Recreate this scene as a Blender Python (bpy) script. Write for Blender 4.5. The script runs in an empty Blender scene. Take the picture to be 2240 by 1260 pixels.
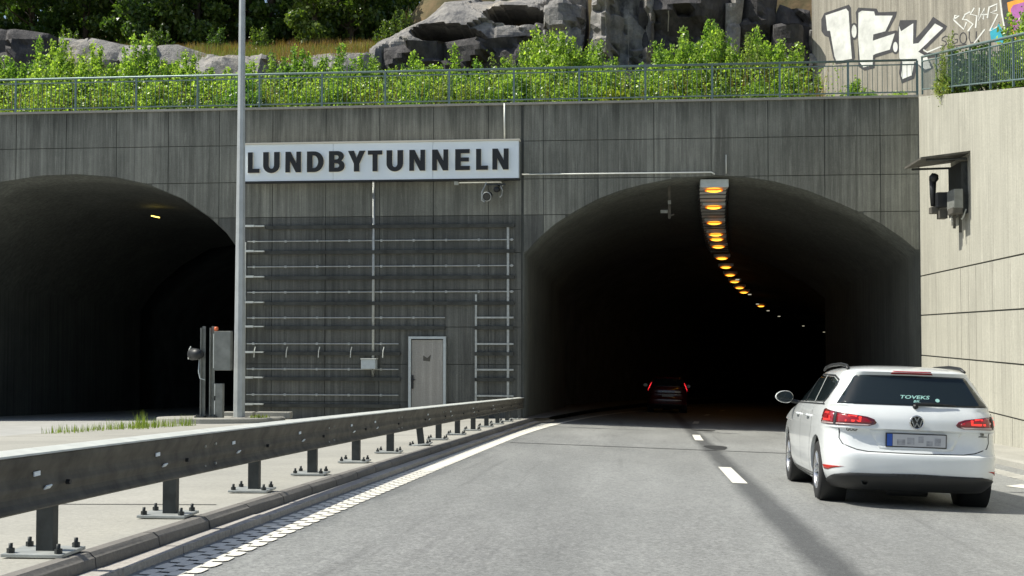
import bpy, bmesh, math, random
import numpy as np
from mathutils import Vector, Matrix, noise
from mathutils.geometry import delaunay_2d_cdt
from mathutils.bvhtree import BVHTree
R = math.radians
SC = bpy.context.scene
COL = SC.collection
rnd = random.Random(7)

# ------------------------------------------------------------------ camera
FPX, EYE = 2750.0, 1.2
YAW = math.atan(290/2750.0); PIT = math.atan(95/2750.0)
cam = bpy.data.cameras.new('camera'); camo = bpy.data.objects.new('camera', cam); COL.objects.link(camo)
cam.sensor_width = 36; cam.lens = 36*FPX/2240; cam.clip_start = .05; cam.clip_end = 1500
camo.location = (0, 0, EYE); camo.rotation_euler = (math.pi/2+PIT, 0, YAW)
SC.camera = camo
# ------------------------------------------------------------------ sky and sun
SUN_EL, SUN_AZ = R(52), R(-89.8)      # azimuth measured clockwise from +Y: the sun stands to the left
w = bpy.data.worlds.new('World'); SC.world = w; w.use_nodes = True
wn = w.node_tree; bg = wn.nodes['Background']
sky = wn.nodes.new('ShaderNodeTexSky'); sky.sky_type = 'NISHITA'; sky.sun_disc = False
sky.sun_elevation = SUN_EL; sky.sun_rotation = SUN_AZ; sky.air_density = 1; sky.dust_density = 1.5; sky.ozone_density = 1
wn.links.new(sky.outputs[0], bg.inputs[0]); bg.inputs[1].default_value = .1
sl = bpy.data.lights.new('sun', 'SUN'); sl.energy = 4.6; sl.angle = R(.5); sl.color = (1, .96, .86)
so = bpy.data.objects.new('sun', sl); COL.objects.link(so)
sd = Vector((math.sin(SUN_AZ)*math.cos(SUN_EL), math.cos(SUN_AZ)*math.cos(SUN_EL), math.sin(SUN_EL)))
so.rotation_euler = sd.to_track_quat('Z', 'Y').to_euler(); so.location = (-30, 20, 40)
SC.view_settings.view_transform = 'Standard'; SC.view_settings.look = 'None'
SC.view_settings.exposure = .35; SC.view_settings.gamma = 1
SC.render.engine = 'CYCLES'
SC.cycles.max_bounces = 6

# ------------------------------------------------------------------ measuring helpers (pixel of the survey photo -> point on a plane)
_F = np.array([-math.sin(YAW)*math.cos(PIT), math.cos(YAW)*math.cos(PIT), math.sin(PIT)])
_R = np.array([math.cos(YAW), math.sin(YAW), 0]); _U = np.cross(_R, _F)
def ray(x, y): return _F+_R*(x-1120)/FPX-_U*(y-630)/FPX
def at_y(x, y, Y):
    d = ray(x, y); t = Y/d[1]; return Vector((d[0]*t, Y, EYE+d[2]*t))
def on_wall(x, y, off=0):           # right wall plane
    d = ray(x, y); t = (7.86-.0164*37-off)/(d[0]-.0164*d[1]); return Vector((d[0]*t, d[1]*t, EYE+d[2]*t))
SLOPE, CROSS = .0425, .03
def zroad(x, y): return -SLOPE*y-CROSS*x
def zmed(x, y): return .22-SLOPE*y+.011*(x+3.3)
def xo(y): return .22*math.exp(-(max(y, 3)-6.9)/6)
def bend(y): return .0016*max(0, y-25)**2 if y < 160 else .0016*135**2

# ------------------------------------------------------------------ objects
def tag(o, label=None, cat=None, group=None, kind=None):
    if label: o['label'] = label
    if cat: o['category'] = cat
    if group: o['group'] = group
    if kind: o['kind'] = kind
    return o
def empty(name, loc=(0, 0, 0), label=None, cat=None, group=None, kind=None):
    o = bpy.data.objects.new(name, None); COL.objects.link(o); o.location = loc; o.empty_display_size = .1
    return tag(o, label, cat, group, kind)
def link(name, me, parent=None):
    o = bpy.data.objects.new(name, me); COL.objects.link(o)
    if parent: o.parent = parent
    return o
def mesh(name, V, F, m=None, smooth=False):
    me = bpy.data.meshes.new(name); me.from_pydata([tuple(v) for v in V], [], F)
    if m: me.materials.append(m)
    if smooth: me.polygons.foreach_set('use_smooth', [True]*len(me.polygons))
    me.update(); return me
class MB:
    def __init__(s): s.V = []; s.F = []; s.sm = []
    def add(s, V, F, sm=False):
        n = len(s.V); s.V += [tuple(v) for v in V]; s.F += [tuple(i+n for i in f) for f in F]; s.sm += [sm]*len(F); return s
    def box(s, x0, x1, y0, y1, z0, z1, M=None):
        V = [Vector(p) for p in ((x0,y0,z0),(x1,y0,z0),(x1,y1,z0),(x0,y1,z0),(x0,y0,z1),(x1,y0,z1),(x1,y1,z1),(x0,y1,z1))]
        if M is not None: V = [M@v for v in V]
        return s.add(V, [(0,3,2,1),(4,5,6,7),(0,1,5,4),(1,2,6,5),(2,3,7,6),(3,0,4,7)])
    def bevbox(s, x0, x1, y0, y1, z0, z1, b=.01, M=None):
        bm = bmesh.new(); bmesh.ops.create_cube(bm, size=1)
        for v in bm.verts: v.co = Vector(((x0+x1)/2+v.co.x*(x1-x0), (y0+y1)/2+v.co.y*(y1-y0), (z0+z1)/2+v.co.z*(z1-z0)))
        bmesh.ops.bevel(bm, geom=bm.edges[:], offset=b, segments=2, affect='EDGES', profile=.6)
        V = [M@v.co if M is not None else v.co.copy() for v in bm.verts]; F = [[v.index for v in f.verts] for f in bm.faces]; bm.free()
        return s.add(V, F)
    def tube(s, pts, r, n=8, cap=True):
        pts = [Vector(p) for p in pts]; k = len(pts); rr = r if isinstance(r, (list, tuple)) else [r]*k
        V = []; F = []; up = Vector((0, 0, 1))
        for i, p in enumerate(pts):
            d = (pts[min(i+1, k-1)]-pts[max(i-1, 0)]).normalized()
            a = d.cross(up if abs(d.z) < .95 else Vector((1, 0, 0))).normalized(); b = a.cross(d)
            V += [p+(a*math.cos(2*math.pi*j/n)+b*math.sin(2*math.pi*j/n))*rr[i] for j in range(n)]
        for i in range(k-1):
            for j in range(n): F.append((i*n+j, i*n+(j+1) % n, (i+1)*n+(j+1) % n, (i+1)*n+j))
        if cap: F += [tuple(range(n))[::-1], tuple((k-1)*n+j for j in range(n))]
        return s.add(V, F, n > 6)
    def lathe(s, prof, c, axis, n=24):
        a = Vector(axis).normalized(); u = a.orthogonal().normalized(); v = a.cross(u); c = Vector(c); V = []; F = []
        for (r, h) in prof: V += [c+a*h+(u*math.cos(2*math.pi*j/n)+v*math.sin(2*math.pi*j/n))*r for j in range(n)]
        for i in range(len(prof)-1):
            for j in range(n): F.append((i*n+j, i*n+(j+1) % n, (i+1)*n+(j+1) % n, (i+1)*n+j))
        return s.add(V, F, True)
    def mesh(s, name, m):
        me = mesh(name, s.V, s.F, m); me.polygons.foreach_set('use_smooth', s.sm); return me
    def build(s, name, m, parent=None): return link(name, s.mesh(name, m), parent)
def inside(p, polys):
    c = False
    for P in polys:
        n = len(P); j = n-1
        for i in range(n):
            if (P[i][1] > p[1]) != (P[j][1] > p[1]) and p[0] < (P[j][0]-P[i][0])*(p[1]-P[i][1])/(P[j][1]-P[i][1])+P[i][0]: c = not c
            j = i
    return c
def tri(polys, step=None):
    """triangulate outlines (even-odd) with optional inner grid points -> pts2d, tris, boundary loops as vertex ids"""
    pts = []; edges = []; loops = []
    for P in polys:
        Q = []
        for i in range(len(P)):
            a, b = P[i], P[(i+1) % len(P)]; n = 1
            if step: n = max(1, int(math.dist(a, b)/step))
            Q += [(a[0]+(b[0]-a[0])*k/n, a[1]+(b[1]-a[1])*k/n) for k in range(n)]
        n0 = len(pts); pts += Q; edges += [(n0+i, n0+(i+1) % len(Q)) for i in range(len(Q))]; loops.append(Q)
    if step:
        xs = [p[0] for p in pts]; ys = [p[1] for p in pts]; gx = min(xs)+step*.5
        while gx < max(xs):
            gy = min(ys)+step*.5
            while gy < max(ys):
                q = (gx+.013*step, gy)
                if inside(q, polys): pts.append(q)
                gy += step
            gx += step
    v, e, f, ov, oe, of = delaunay_2d_cdt([Vector(p) for p in pts], edges, [], 0, 1e-6)
    T = [t for t in f if inside(((v[t[0]][0]+v[t[1]][0]+v[t[2]][0])/3, (v[t[0]][1]+v[t[1]][1]+v[t[2]][1])/3), polys)]
    return [tuple(p) for p in v], T
def bound(T):
    d = {}
    for t in T:
        for i in range(3):
            a, b = t[i], t[(i+1) % 3]
            if (b, a) in d: del d[(b, a)]
            else: d[(a, b)] = 1
    return list(d)
def slab(polys, front, back, step=None):
    """polygon prism; front(u,v) and back(u,v) map 2D to 3D"""
    P, T = tri(polys, step); n = len(P)
    V = [front(*p) for p in P]+[back(*p) for p in P]
    F = [tuple(t) for t in T]+[(t[2]+n, t[1]+n, t[0]+n) for t in T]+[(a, a+n, b+n, b) for a, b in bound(T)]
    return V, F
def fixn(me):
    bm = bmesh.new(); bm.from_mesh(me); bmesh.ops.recalc_face_normals(bm, faces=bm.faces[:]); bm.to_mesh(me); bm.free(); return me

# ------------------------------------------------------------------ materials
def newmat(name):
    m = bpy.data.materials.new(name); m.use_nodes = True
    return m, m.node_tree, m.node_tree.nodes['Principled BSDF']
def setp(b, col=None, rough=None, metal=None, **k):
    if col is not None: b.inputs['Base Color'].default_value = (*col, 1)
    if rough is not None: b.inputs['Roughness'].default_value = rough
    if metal is not None: b.inputs['Metallic'].default_value = metal
    for a, v in k.items(): b.inputs[a.replace('_', ' ')].default_value = v
def coords(nt, scale, kind='pos'):
    if kind == 'pos': g = nt.nodes.new('ShaderNodeNewGeometry'); out = g.outputs['Position']
    else: g = nt.nodes.new('ShaderNodeTexCoord'); out = g.outputs['Object']
    mp = nt.nodes.new('ShaderNodeMapping'); mp.inputs['Scale'].default_value = scale
    nt.links.new(out, mp.inputs[0]); return mp.outputs[0]
def nz(nt, scale, detail=6, rough=.6, kind='pos', sc=1.0):
    n = nt.nodes.new('ShaderNodeTexNoise'); n.inputs['Scale'].default_value = sc; n.inputs['Detail'].default_value = detail; n.inputs['Roughness'].default_value = rough
    nt.links.new(coords(nt, scale, kind), n.inputs['Vector']); return n.outputs['Fac']
def ramp(nt, fac, a, b, ca=(0, 0, 0), cb=(1, 1, 1)):
    r = nt.nodes.new('ShaderNodeValToRGB'); r.color_ramp.elements[0].position = a; r.color_ramp.elements[1].position = b
    r.color_ramp.elements[0].color = (*ca, 1); r.color_ramp.elements[1].color = (*cb, 1); nt.links.new(fac, r.inputs[0]); return r.outputs[0]
def mix(nt, fac, a, b, mode='MIX'):
    m = nt.nodes.new('ShaderNodeMix'); m.data_type = 'RGBA'; m.blend_type = mode
    for s, v in ((m.inputs[0], fac), (m.inputs[6], a), (m.inputs[7], b)):
        if isinstance(v, bpy.types.NodeSocket): nt.links.new(v, s)
        elif isinstance(v, (int, float)): s.default_value = v
        else: s.default_value = (*v, 1)
    return m.outputs[2]
def bump(nt, b, h, strength=.3, dist=.02):
    n = nt.nodes.new('ShaderNodeBump'); n.inputs['Strength'].default_value = strength; n.inputs['Distance'].default_value = dist
    nt.links.new(h, n.inputs['Height']); nt.links.new(n.outputs[0], b.inputs['Normal'])
def simple(name, col, rough=.5, metal=0, var=.15, sc=6, **k):
    m, nt, b = newmat(name); setp(b, col, rough, metal, **k)
    if var:
        f = nz(nt, (sc,)*3, 5); c = ramp(nt, f, .3, .7, tuple(x*(1-var) for x in col), tuple(min(1, x*(1+var)) for x in col))
        nt.links.new(c, b.inputs['Base Color'])
    return m
def concrete(name, lo, hi, streak=.5, sdark=.4, board=True, rough=.9, fine=1, bc=.8):
    m, nt, b = newmat(name); setp(b, hi, rough)
    big = ramp(nt, nz(nt, (.35, .35, .35), 6, .7), .3, .7, lo, hi)
    if board:
        bd = nz(nt, (8, 8, .13), 6, .72); c = mix(nt, bc, big, ramp(nt, bd, .3, .7, (.45,)*3, (1.45,)*3), 'MULTIPLY')
        st = nz(nt, (2.6, 2.6, .22), 6, .75); sf = ramp(nt, st, .48, .66)
        mm = nt.nodes.new('ShaderNodeMath'); mm.operation = 'MULTIPLY'; nt.links.new(sf, mm.inputs[0]); mm.inputs[1].default_value = streak
        c = mix(nt, mm.outputs[0], c, tuple(x*sdark for x in hi))
        fl = nz(nt, (8, 8, .4), 8, .8); fs = ramp(nt, fl, .55, .68)
        mm2 = nt.nodes.new('ShaderNodeMath'); mm2.operation = 'MULTIPLY'; nt.links.new(fs, mm2.inputs[0]); mm2.inputs[1].default_value = .5
        c = mix(nt, mm2.outputs[0], c, tuple(min(1, x*1.7) for x in hi))
        if name == 'portal_concrete':
            g2 = nt.nodes.new('ShaderNodeNewGeometry'); s2 = nt.nodes.new('ShaderNodeSeparateXYZ'); nt.links.new(g2.outputs['Position'], s2.inputs[0])
            ma = nt.nodes.new('ShaderNodeMath'); ma.operation = 'MULTIPLY_ADD'; nt.links.new(nz(nt, (3.5, 3.5, .05), 5, .75), ma.inputs[0]); ma.inputs[1].default_value = 3.2; nt.links.new(s2.outputs[2], ma.inputs[2])
            mr = nt.nodes.new('ShaderNodeMapRange'); nt.links.new(ma.outputs[0], mr.inputs[0]); mr.inputs[1].default_value = 9.0; mr.inputs[2].default_value = 9.7
            c = mix(nt, mr.outputs[0], c, mix(nt, 1, c, (.55, .56, .55), 'MULTIPLY'))
    else: c = big; bd = nz(nt, (2, 2, 2), 6)
    sp = nz(nt, (28, 28, 28), 6, .7); c = mix(nt, .55*fine, c, ramp(nt, sp, .25, .75, (.6,)*3, (1.35,)*3), 'MULTIPLY')
    oi = nt.nodes.new('ShaderNodeObjectInfo'); c = mix(nt, .6, c, ramp(nt, oi.outputs['Random'], 0, 1, (.93,)*3, (1.06,)*3), 'MULTIPLY')
    nt.links.new(c, b.inputs['Base Color'])
    ad = nt.nodes.new('ShaderNodeMath'); ad.operation = 'ADD'; nt.links.new(bd, ad.inputs[0]); nt.links.new(sp, ad.inputs[1])
    bump(nt, b, ad.outputs[0], .5, .012); return m

M = {}
M['portal'] = concrete('portal_concrete', (.145, .15, .128), (.27, .272, .232), .85, .42, bc=.9)
M['sooty'] = concrete('sooty_concrete', (.075, .08, .073), (.15, .152, .135), .7, .4, bc=1)
M['pale'] = concrete('pale_concrete', (.37, .36, .30), (.47, .46, .385), .35, .6, bc=.3)
M['graffwall'] = concrete('old_grey_concrete', (.30, .28, .23), (.42, .39, .32), .3, .6)
M['joint'] = simple('joint_black', (.075, .08, .072), .95)
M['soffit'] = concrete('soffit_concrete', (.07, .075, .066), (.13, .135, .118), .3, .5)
M['lining'] = simple('tunnel_lining', (.13, .14, .14), .9, 0, .4, 1)
M['median'] = concrete('median_concrete', (.29, .285, .25), (.40, .39, .34), 0, 1, False)
M['kerb'] = concrete('kerb_concrete', (.13, .125, .115), (.24, .225, .2), 0, 1, False)
M['gutter'] = concrete('gutter_stone', (.33, .31, .28), (.5, .47, .42), 0, 1, False, fine=1.6)
M['white_paint'] = simple('road_white', (.78, .76, .66), .7, 0, .15, 14)
M['galv'] = simple('galvanised_steel', (.42, .44, .42), .5, .4, .2, 9)
M['galvdull'] = simple('dull_galvanised', (.095, .09, .075), .75, .1, .4, 5)
M['cap'] = simple('pale_galvanised', (.70, .72, .66), .5, .2, .12, 6)
M['soot'] = simple('sooty_steel', (.055, .058, .052), .9, 0, .4, 3)
M['darksteel'] = simple('dark_steel', (.05, .055, .055), .5, .6, .3, 9)
M['rail'] = simple('grey_green_railing', (.17, .24, .23), .5, .4, .2, 8)
M['mast'] = simple('mast_steel', (.46, .49, .49), .5, .2, .12, 3)
M['sign'] = simple('sign_white', (.80, .88, .93), .5, 0, .04, 1)
M['signedge'] = simple('sign_cream', (.75, .7, .58), .5, 0, .04, 1)
M['black'] = simple('matt_black', (.012, .014, .016), .5, 0, .2)
M['box'] = simple('pale_grey_box', (.5, .55, .55), .5, 0, .1)
M['traylit'] = simple('lit_pale_tray', (.68, .68, .64), .6, 0, .15, 3)  # lamplight on the tray panels is put into this pale colour
M['door'] = concrete('door_paint', (.30, .29, .26), (.38, .36, .32), .3, .75, True, .6, bc=.2)
M['orange'] = simple('orange_plastic', (.8, .17, .05), .4, 0, .1)
M['grey'] = simple('mid_grey_panel', (.22, .23, .21), .6, .2, .25, 4)
M['rubber'] = simple('rubber', (.018, .018, .018), .8, 0, .2)
M['rim'] = simple('alloy', (.6, .6, .6), .25, .9, .1)
M['paint'] = simple('car_white', (.77, .80, .79), .3, 0, .05, 4, Coat_Weight=1.0, Coat_Roughness=.03)
M['redpaint'] = simple('car_dark_red', (.10, .008, .012), .3, 0, 0, Coat_Weight=1.0)
M['glass'] = simple('car_glass', (.012, .018, .02), .04, 0, 0, Specular_IOR_Level=.6)
M['trim'] = simple('black_trim', (.015, .016, .016), .5, 0, 0)
M['chrome'] = simple('chrome', (.7, .7, .7), .12, 1, 0)
M['lampred'] = simple('red_lens', (.30, .006, .01), .12, 0, 0, Coat_Weight=1.0)
M['lampdark'] = simple('dark_red_lens', (.10, .004, .008), .12, 0, 0, Coat_Weight=1.0)
M['lampclear'] = simple('clear_lens', (.55, .42, .40), .15, 0, 0, Coat_Weight=1.0)
M['refl'] = simple('reflector_red', (.42, .03, .02), .2, 0, 0)
M['plate'] = simple('number_plate', (.5, .51, .52), .5, 0, .05)
M['plateblur'] = simple('number_plate_smudge', (.33, .34, .36), .5, 0, .3, 20)
M['blue'] = simple('plate_blue', (.02, .09, .42), .4, 0, 0)
M['sticker'] = simple('sticker_mint', (.30, .55, .50), .6, 0, 0)
def emis(name, col, s):
    m, nt, b = newmat(name); setp(b, (.0, .0, .0), .5); b.inputs['Emission Color'].default_value = (*col, 1); b.inputs['Emission Strength'].default_value = s; return m
M['amber'] = emis('amber_lamp', (1, .46, .04), 2.6)
M['amberdim'] = emis('amber_lamp_rim', (1, .20, .01), .8)
M['redlit'] = emis('lit_red_lens', (1, .04, .03), 1.3)
M['redhot'] = emis('tail_light_glow', (1, .03, .04), 2.2)
M['whitelit'] = emis('white_tunnel_lamp', (.9, .85, .6), .5)

def worn():
    m, nt, b = newmat('worn_white_paint'); setp(b, (.78, .76, .66), .7)
    c = ramp(nt, nz(nt, (9, 9, 9), 6, .7), .3, .7, (.66, .64, .56), (.84, .82, .72)); c = mix(nt, ramp(nt, nz(nt, (16, 7, 16), 8, .85), .60, .68), c, (.22, .22, .21)); nt.links.new(c, b.inputs['Base Color']); return m
M['white_paint'] = worn()
def asphalt():
    m, nt, b = newmat('asphalt'); setp(b, (.1, .1, .1), .6)
    base = ramp(nt, nz(nt, (.5, .12, .5), 5, .6), .3, .7, (.21, .215, .205), (.29, .295, .28))
    # paler wheel tracks / darker middle along each lane
    g = nt.nodes.new('ShaderNodeNewGeometry'); sx = nt.nodes.new('ShaderNodeSeparateXYZ'); nt.links.new(g.outputs['Position'], sx.inputs[0])
    def band(c, wd, wob=.15):
        n = nt.nodes.new('ShaderNodeMath'); n.operation = 'SUBTRACT'; nt.links.new(sx.outputs[0], n.inputs[0]); n.inputs[1].default_value = c
        a = nt.nodes.new('ShaderNodeMath'); a.operation = 'ABSOLUTE'; nt.links.new(n.outputs[0], a.inputs[0])
        n2 = nt.nodes.new('ShaderNodeMath'); n2.operation = 'MULTIPLY_ADD'; nt.links.new(nz(nt, (2, .6, 1), 4), n2.inputs[0]); n2.inputs[1].default_value = wob; nt.links.new(a.outputs[0], n2.inputs[2])
        return ramp(nt, n2.outputs[0], wd, wd+.16, (1, 1, 1), (0, 0, 0))
    def sc(f, k):
        q = nt.nodes.new('ShaderNodeMath'); q.operation = 'MULTIPLY'; nt.links.new(f, q.inputs[0]); q.inputs[1].default_value = k; return q.outputs[0]
    c = mix(nt, sc(band(1.27, .16), .8), base, (.055, .058, .058))      # tar-dark longitudinal joint between the lanes
    c = mix(nt, sc(band(-2.62, .25, .6), .4), c, (.07, .078, .08))
    c = mix(nt, sc(band(-.7, .3, .9), .22), c, (.10, .10, .095))
    c = mix(nt, sc(band(3.1, .3, .9), .22), c, (.10, .10, .095))
    c = mix(nt, .8, c, ramp(nt, nz(nt, (13, 5, 13), 5, .8), .3, .7, (.78,)*3, (1.22,)*3), 'MULTIPLY'); c = mix(nt, .5, c, ramp(nt, nz(nt, (1.2, .2, 1), 6, .6), .35, .65, (.8,)*3, (1.16,)*3), 'MULTIPLY')
    c = mix(nt, ramp(nt, nz(nt, (3.2, .09, 1), 6, .75), .58, .74), c, (.16, .162, .155)); c = mix(nt, ramp(nt, nz(nt, (2.2, .8, 1), 7, .8), .68, .72), c, (.10, .10, .097))
    ag = nz(nt, (30, 30, 30), 6, .9); c = mix(nt, 1, c, ramp(nt, ag, .33, .67, (.42,)*3, (1.62,)*3), 'MULTIPLY')
    sp = nz(nt, (85, 85, 85), 3, .7); c = mix(nt, ramp(nt, sp, .63, .70), c, (.5, .5, .47))
    nt.links.new(c, b.inputs['Base Color']); bump(nt, b, ag, .6, .008); return m
M['asphalt'] = asphalt()
M['glareasphalt'] = simple('pale_glare_asphalt', (.42, .42, .39), .6, 0, .12, 2)  # sun glare on the left carriageway is put into this pale colour
M['tar'] = simple('tar', (.03, .031, .03), .7, 0, .3, 8)  # near-black for joints, cross strips and the painted lamp shadows
def leafmat(name, lo, hi, trans=.5):
    m = bpy.data.materials.new(name); m.use_nodes = True; nt = m.node_tree; nt.nodes.clear()
    out = nt.nodes.new('ShaderNodeOutputMaterial'); b = nt.nodes.new('ShaderNodeBsdfPrincipled'); setp(b, hi, .36)
    t = nt.nodes.new('ShaderNodeBsdfTranslucent'); ms = nt.nodes.new('ShaderNodeMixShader'); ms.inputs[0].default_value = trans
    g = nt.nodes.new('ShaderNodeNewGeometry'); oi = nt.nodes.new('ShaderNodeObjectInfo')
    c = ramp(nt, g.outputs['Random Per Island'], 0, 1, lo, hi); c = mix(nt, 1, c, ramp(nt, oi.outputs['Random'], 0, 1, (.65, .75, .7), (1.3, 1.15, 1.0)), 'MULTIPLY')
    nt.links.new(c, b.inputs['Base Color']); c2 = mix(nt, 1, c, (1.5, 1.7, .6), 'MULTIPLY'); nt.links.new(c2, t.inputs[0])
    nt.links.new(b.outputs[0], ms.inputs[1]); nt.links.new(t.outputs[0], ms.inputs[2]); nt.links.new(ms.outputs[0], out.inputs[0]); return m
M['leaf'] = leafmat('shrub_leaf', (.045, .12, .022), (.46, .62, .17))
M['leafolive'] = leafmat('olive_leaf', (.06, .11, .03), (.44, .52, .19))
M['leafdark'] = leafmat('tree_leaf', (.03, .07, .018), (.19, .28, .07), .4)
M['leafyellow'] = leafmat('yellow_leaf', (.16, .22, .03), (.32, .36, .06))
M['dry'] = leafmat('dry_grass', (.22, .13, .05), (.50, .33, .15), .3)
M['grass'] = leafmat('green_grass', (.10, .16, .03), (.26, .32, .08), .4)
M['bark'] = simple('bark', (.09, .07, .05), .9, 0, .3)
def rockmat():
    m, nt, b = newmat('rock'); setp(b, (.2, .2, .2), .85)
    c = ramp(nt, nz(nt, (.7, .7, .9), 8, .7), .32, .68, (.17, .165, .16), (.40, .38, .345))
    c = mix(nt, ramp(nt, nz(nt, (1.6, 1.6, .35), 7, .7), .52, .66), c, (.10, .10, .105))
    c = mix(nt, ramp(nt, nz(nt, (.5, .5, .5), 5, .6), .56, .72), c, (.50, .44, .34))
    f = nz(nt, (7, 7, 7), 8, .75); c = mix(nt, .7, c, ramp(nt, f, .3, .7, (.55,)*3, (1.45,)*3), 'MULTIPLY')
    oi = nt.nodes.new('ShaderNodeObjectInfo'); nt.links.new(c, b.inputs['Base Color']); bump(nt, b, f, .9, .1); return m
M['rock'] = rockmat()
m_, nt_, b_ = newmat('dark_shaded_rock'); setp(b_, (.05, .05, .055), .85)
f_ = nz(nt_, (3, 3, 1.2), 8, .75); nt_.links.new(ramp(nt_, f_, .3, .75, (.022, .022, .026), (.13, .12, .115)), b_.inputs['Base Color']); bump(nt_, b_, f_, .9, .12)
M['rockdarkshade'] = m_  # dark slabs; shade of the undercut and black hollow is put into the colour
m_, nt_, b_ = newmat('soil'); setp(b_, (.1, .08, .05), .95)
f_ = nz(nt_, (.8, .8, .8), 8, .7); nt_.links.new(ramp(nt_, f_, .35, .65, (.05, .07, .025), (.22, .15, .075)), b_.inputs['Base Color']); bump(nt_, b_, f_, .8, .1)
M['soil'] = m_

# ------------------------------------------------------------------ ground
def strip(xa, xb, ys, za, zb, nx=1):
    V = []; F = []
    for y in ys:
        a, b = xa(y), xb(y)
        for i in range(nx+1):
            t = i/nx; x = a+(b-a)*t; V.append((x, y, za(x, y)*(1-t)+zb(x, y)*t))
    for j in range(len(ys)-1):
        for i in range(nx): k = j*(nx+1)+i; F.append((k, k+1, k+nx+2, k+nx+1))
    return V, F
YS = [-120, -60, -30, -10, 0, 2, 3]+[4+i for i in range(0, 33)]+[37+2*i for i in range(62)]
inv = lambda f, y: f+bend(y)
ground = link('ground', mesh('ground', [(-400, -400, -12), (400, -400, -12), (400, 400, -12), (-400, 400, -12)], [(0, 1, 2, 3)], M['soil'])); tag(ground, 'dry soil lying under everything', kind='structure')
def xk(y): return (-3.29+.55*xo(y))+(bend(y) if y > 37 else 0)
V, F = strip(lambda y: xk(y)+.02, lambda y: 6.75+bend(y) if y > 37 else 6.75, YS, zroad, zroad, 8)
road = tag(link('road', mesh('road', V, F, M['asphalt'])), 'grey asphalt carriageway running into the right tunnel', kind='structure')
V, F = strip(lambda y: -40, lambda y: -12.95, [y for y in YS if y < 90], lambda x, y: zmed(x, y)-.03, lambda x, y: zmed(x, y)-.03)
tag(link('left_road', mesh('left_road', V, F, M['glareasphalt'])), 'pale carriageway leading into the left tunnel, sun glare put in its colour', kind='structure')
yy = [y for y in YS if y <= 37]
V, F = strip(lambda y: -12.97, lambda y: xk(y)-.03, yy, zmed, zmed, 6)
med = tag(link('concrete_median', mesh('concrete_median', V, F, M['median'])), 'pale concrete strip between the two carriageways', kind='structure')
# concrete joints in the median, thin dark strips across median and road
def zline(mb, x0, x1, y, wd, zf, dz=.004):
    xs = np.linspace(x0, x1, 9)
    for a, b in zip(xs[:-1], xs[1:]):
        mb.add([(a, y, zf(a, y)+dz), (b, y, zf(b, y)+dz), (b, y+wd, zf(b, y+wd)+dz), (a, y+wd, zf(a, y+wd)+dz)], [(0, 1, 2, 3)])
mb = MB(); zline(mb, -2.6, 3.4, 24.3, .10, zroad, .005); mb.build('cross_strip', M['tar'], road)  # thin dark strip across the road
for y in (9.9, 24.2, 30.5):
    mb = MB(); zline(mb, -12.8, -3.45, y, .035, zmed); mb.build('cross_strip', M['tar'], med)
mb = MB()
for (x, y, a, b) in ((1.42, 25.6, .22, 1.0), (1.62, 35.4, .32, .8)):
    P = [(x+a*math.cos(t)*(1+.2*math.sin(3*t)), y+b*math.sin(t)*(1+.15*math.cos(2*t))) for t in np.linspace(0, 2*math.pi, 14)[:-1]]
    mb.add([(p[0], p[1], zroad(*p)+.006) for p in P], [tuple(range(len(P)))])
mb.build('lamp_shadow_patch', M['tar'], road)  # dark patches paint the lamp heads' shadows on the road
# kerb: stones with bevelled edge, gutter stones below
kerb = empty('kerb', (0, 0, 0), 'dark concrete kerb along the left edge of the carriageway', kind='structure')
y = 2.0; k = 0
while y < 39:
    L = .98; y2 = y+L
    def prof(yv):
        x = xk(yv); zt = zmed(x, yv)+.004; zb = zroad(x, yv)
        return [(x-.10, zt-.03), (x-.09, zt), (x-.015, zt), (x+.012, zt-.022), (x+.022, zt-.03), (x+.03, zb+.04), (x+.03, zb-.1)]
    A = [(p[0]+rnd.uniform(-.003, .003), y, p[1]) for p in prof(y)]; B = [(p[0]+rnd.uniform(-.003, .003), y2, p[1]) for p in prof(y2)]; n = len(A)
    mb = MB(); mb.add(A+B, [(i, i+1, n+i+1, n+i) for i in range(n-1)]+[tuple(range(n))[::-1], tuple(range(n, 2*n))]); mb.build('kerb_stone', M['kerb'], kerb)
    x = xk(y)+.05; x2 = xk(y2)+.05; h = rnd.uniform(.040, .048)
    P = [(x, y, zroad(x, y)-.05), (x+.14, y, zroad(x, y)-.05), (x2+.14, y2, zroad(x2, y2)-.05), (x2, y2, zroad(x2, y2)-.05)]
    Q = [(p[0], p[1], p[2]+.05+h) for p in P]
    mb = MB(); mb.add(P+Q, [(0, 3, 2, 1), (4, 5, 6, 7), (0, 1, 5, 4), (1, 2, 6, 5), (2, 3, 7, 6), (3, 0, 4, 7)]); mb.build('gutter_stone', M['gutter'], kerb)
    y += 1.0
# inside the tunnel the kerb goes on as a walkway
V, F = strip(lambda y: -3.62 if y < 57 else -6.5+bend(y), lambda y: -3.15+bend(y), [37+2*i for i in range(50)], lambda x, y: zroad(-3, y)+.14, lambda x, y: zroad(-3, y)+.14)
tag(link('tunnel_walkway', mesh('tunnel_walkway', V, F, M['kerb'])), 'narrow raised walkway inside the tunnel', kind='structure')
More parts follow.
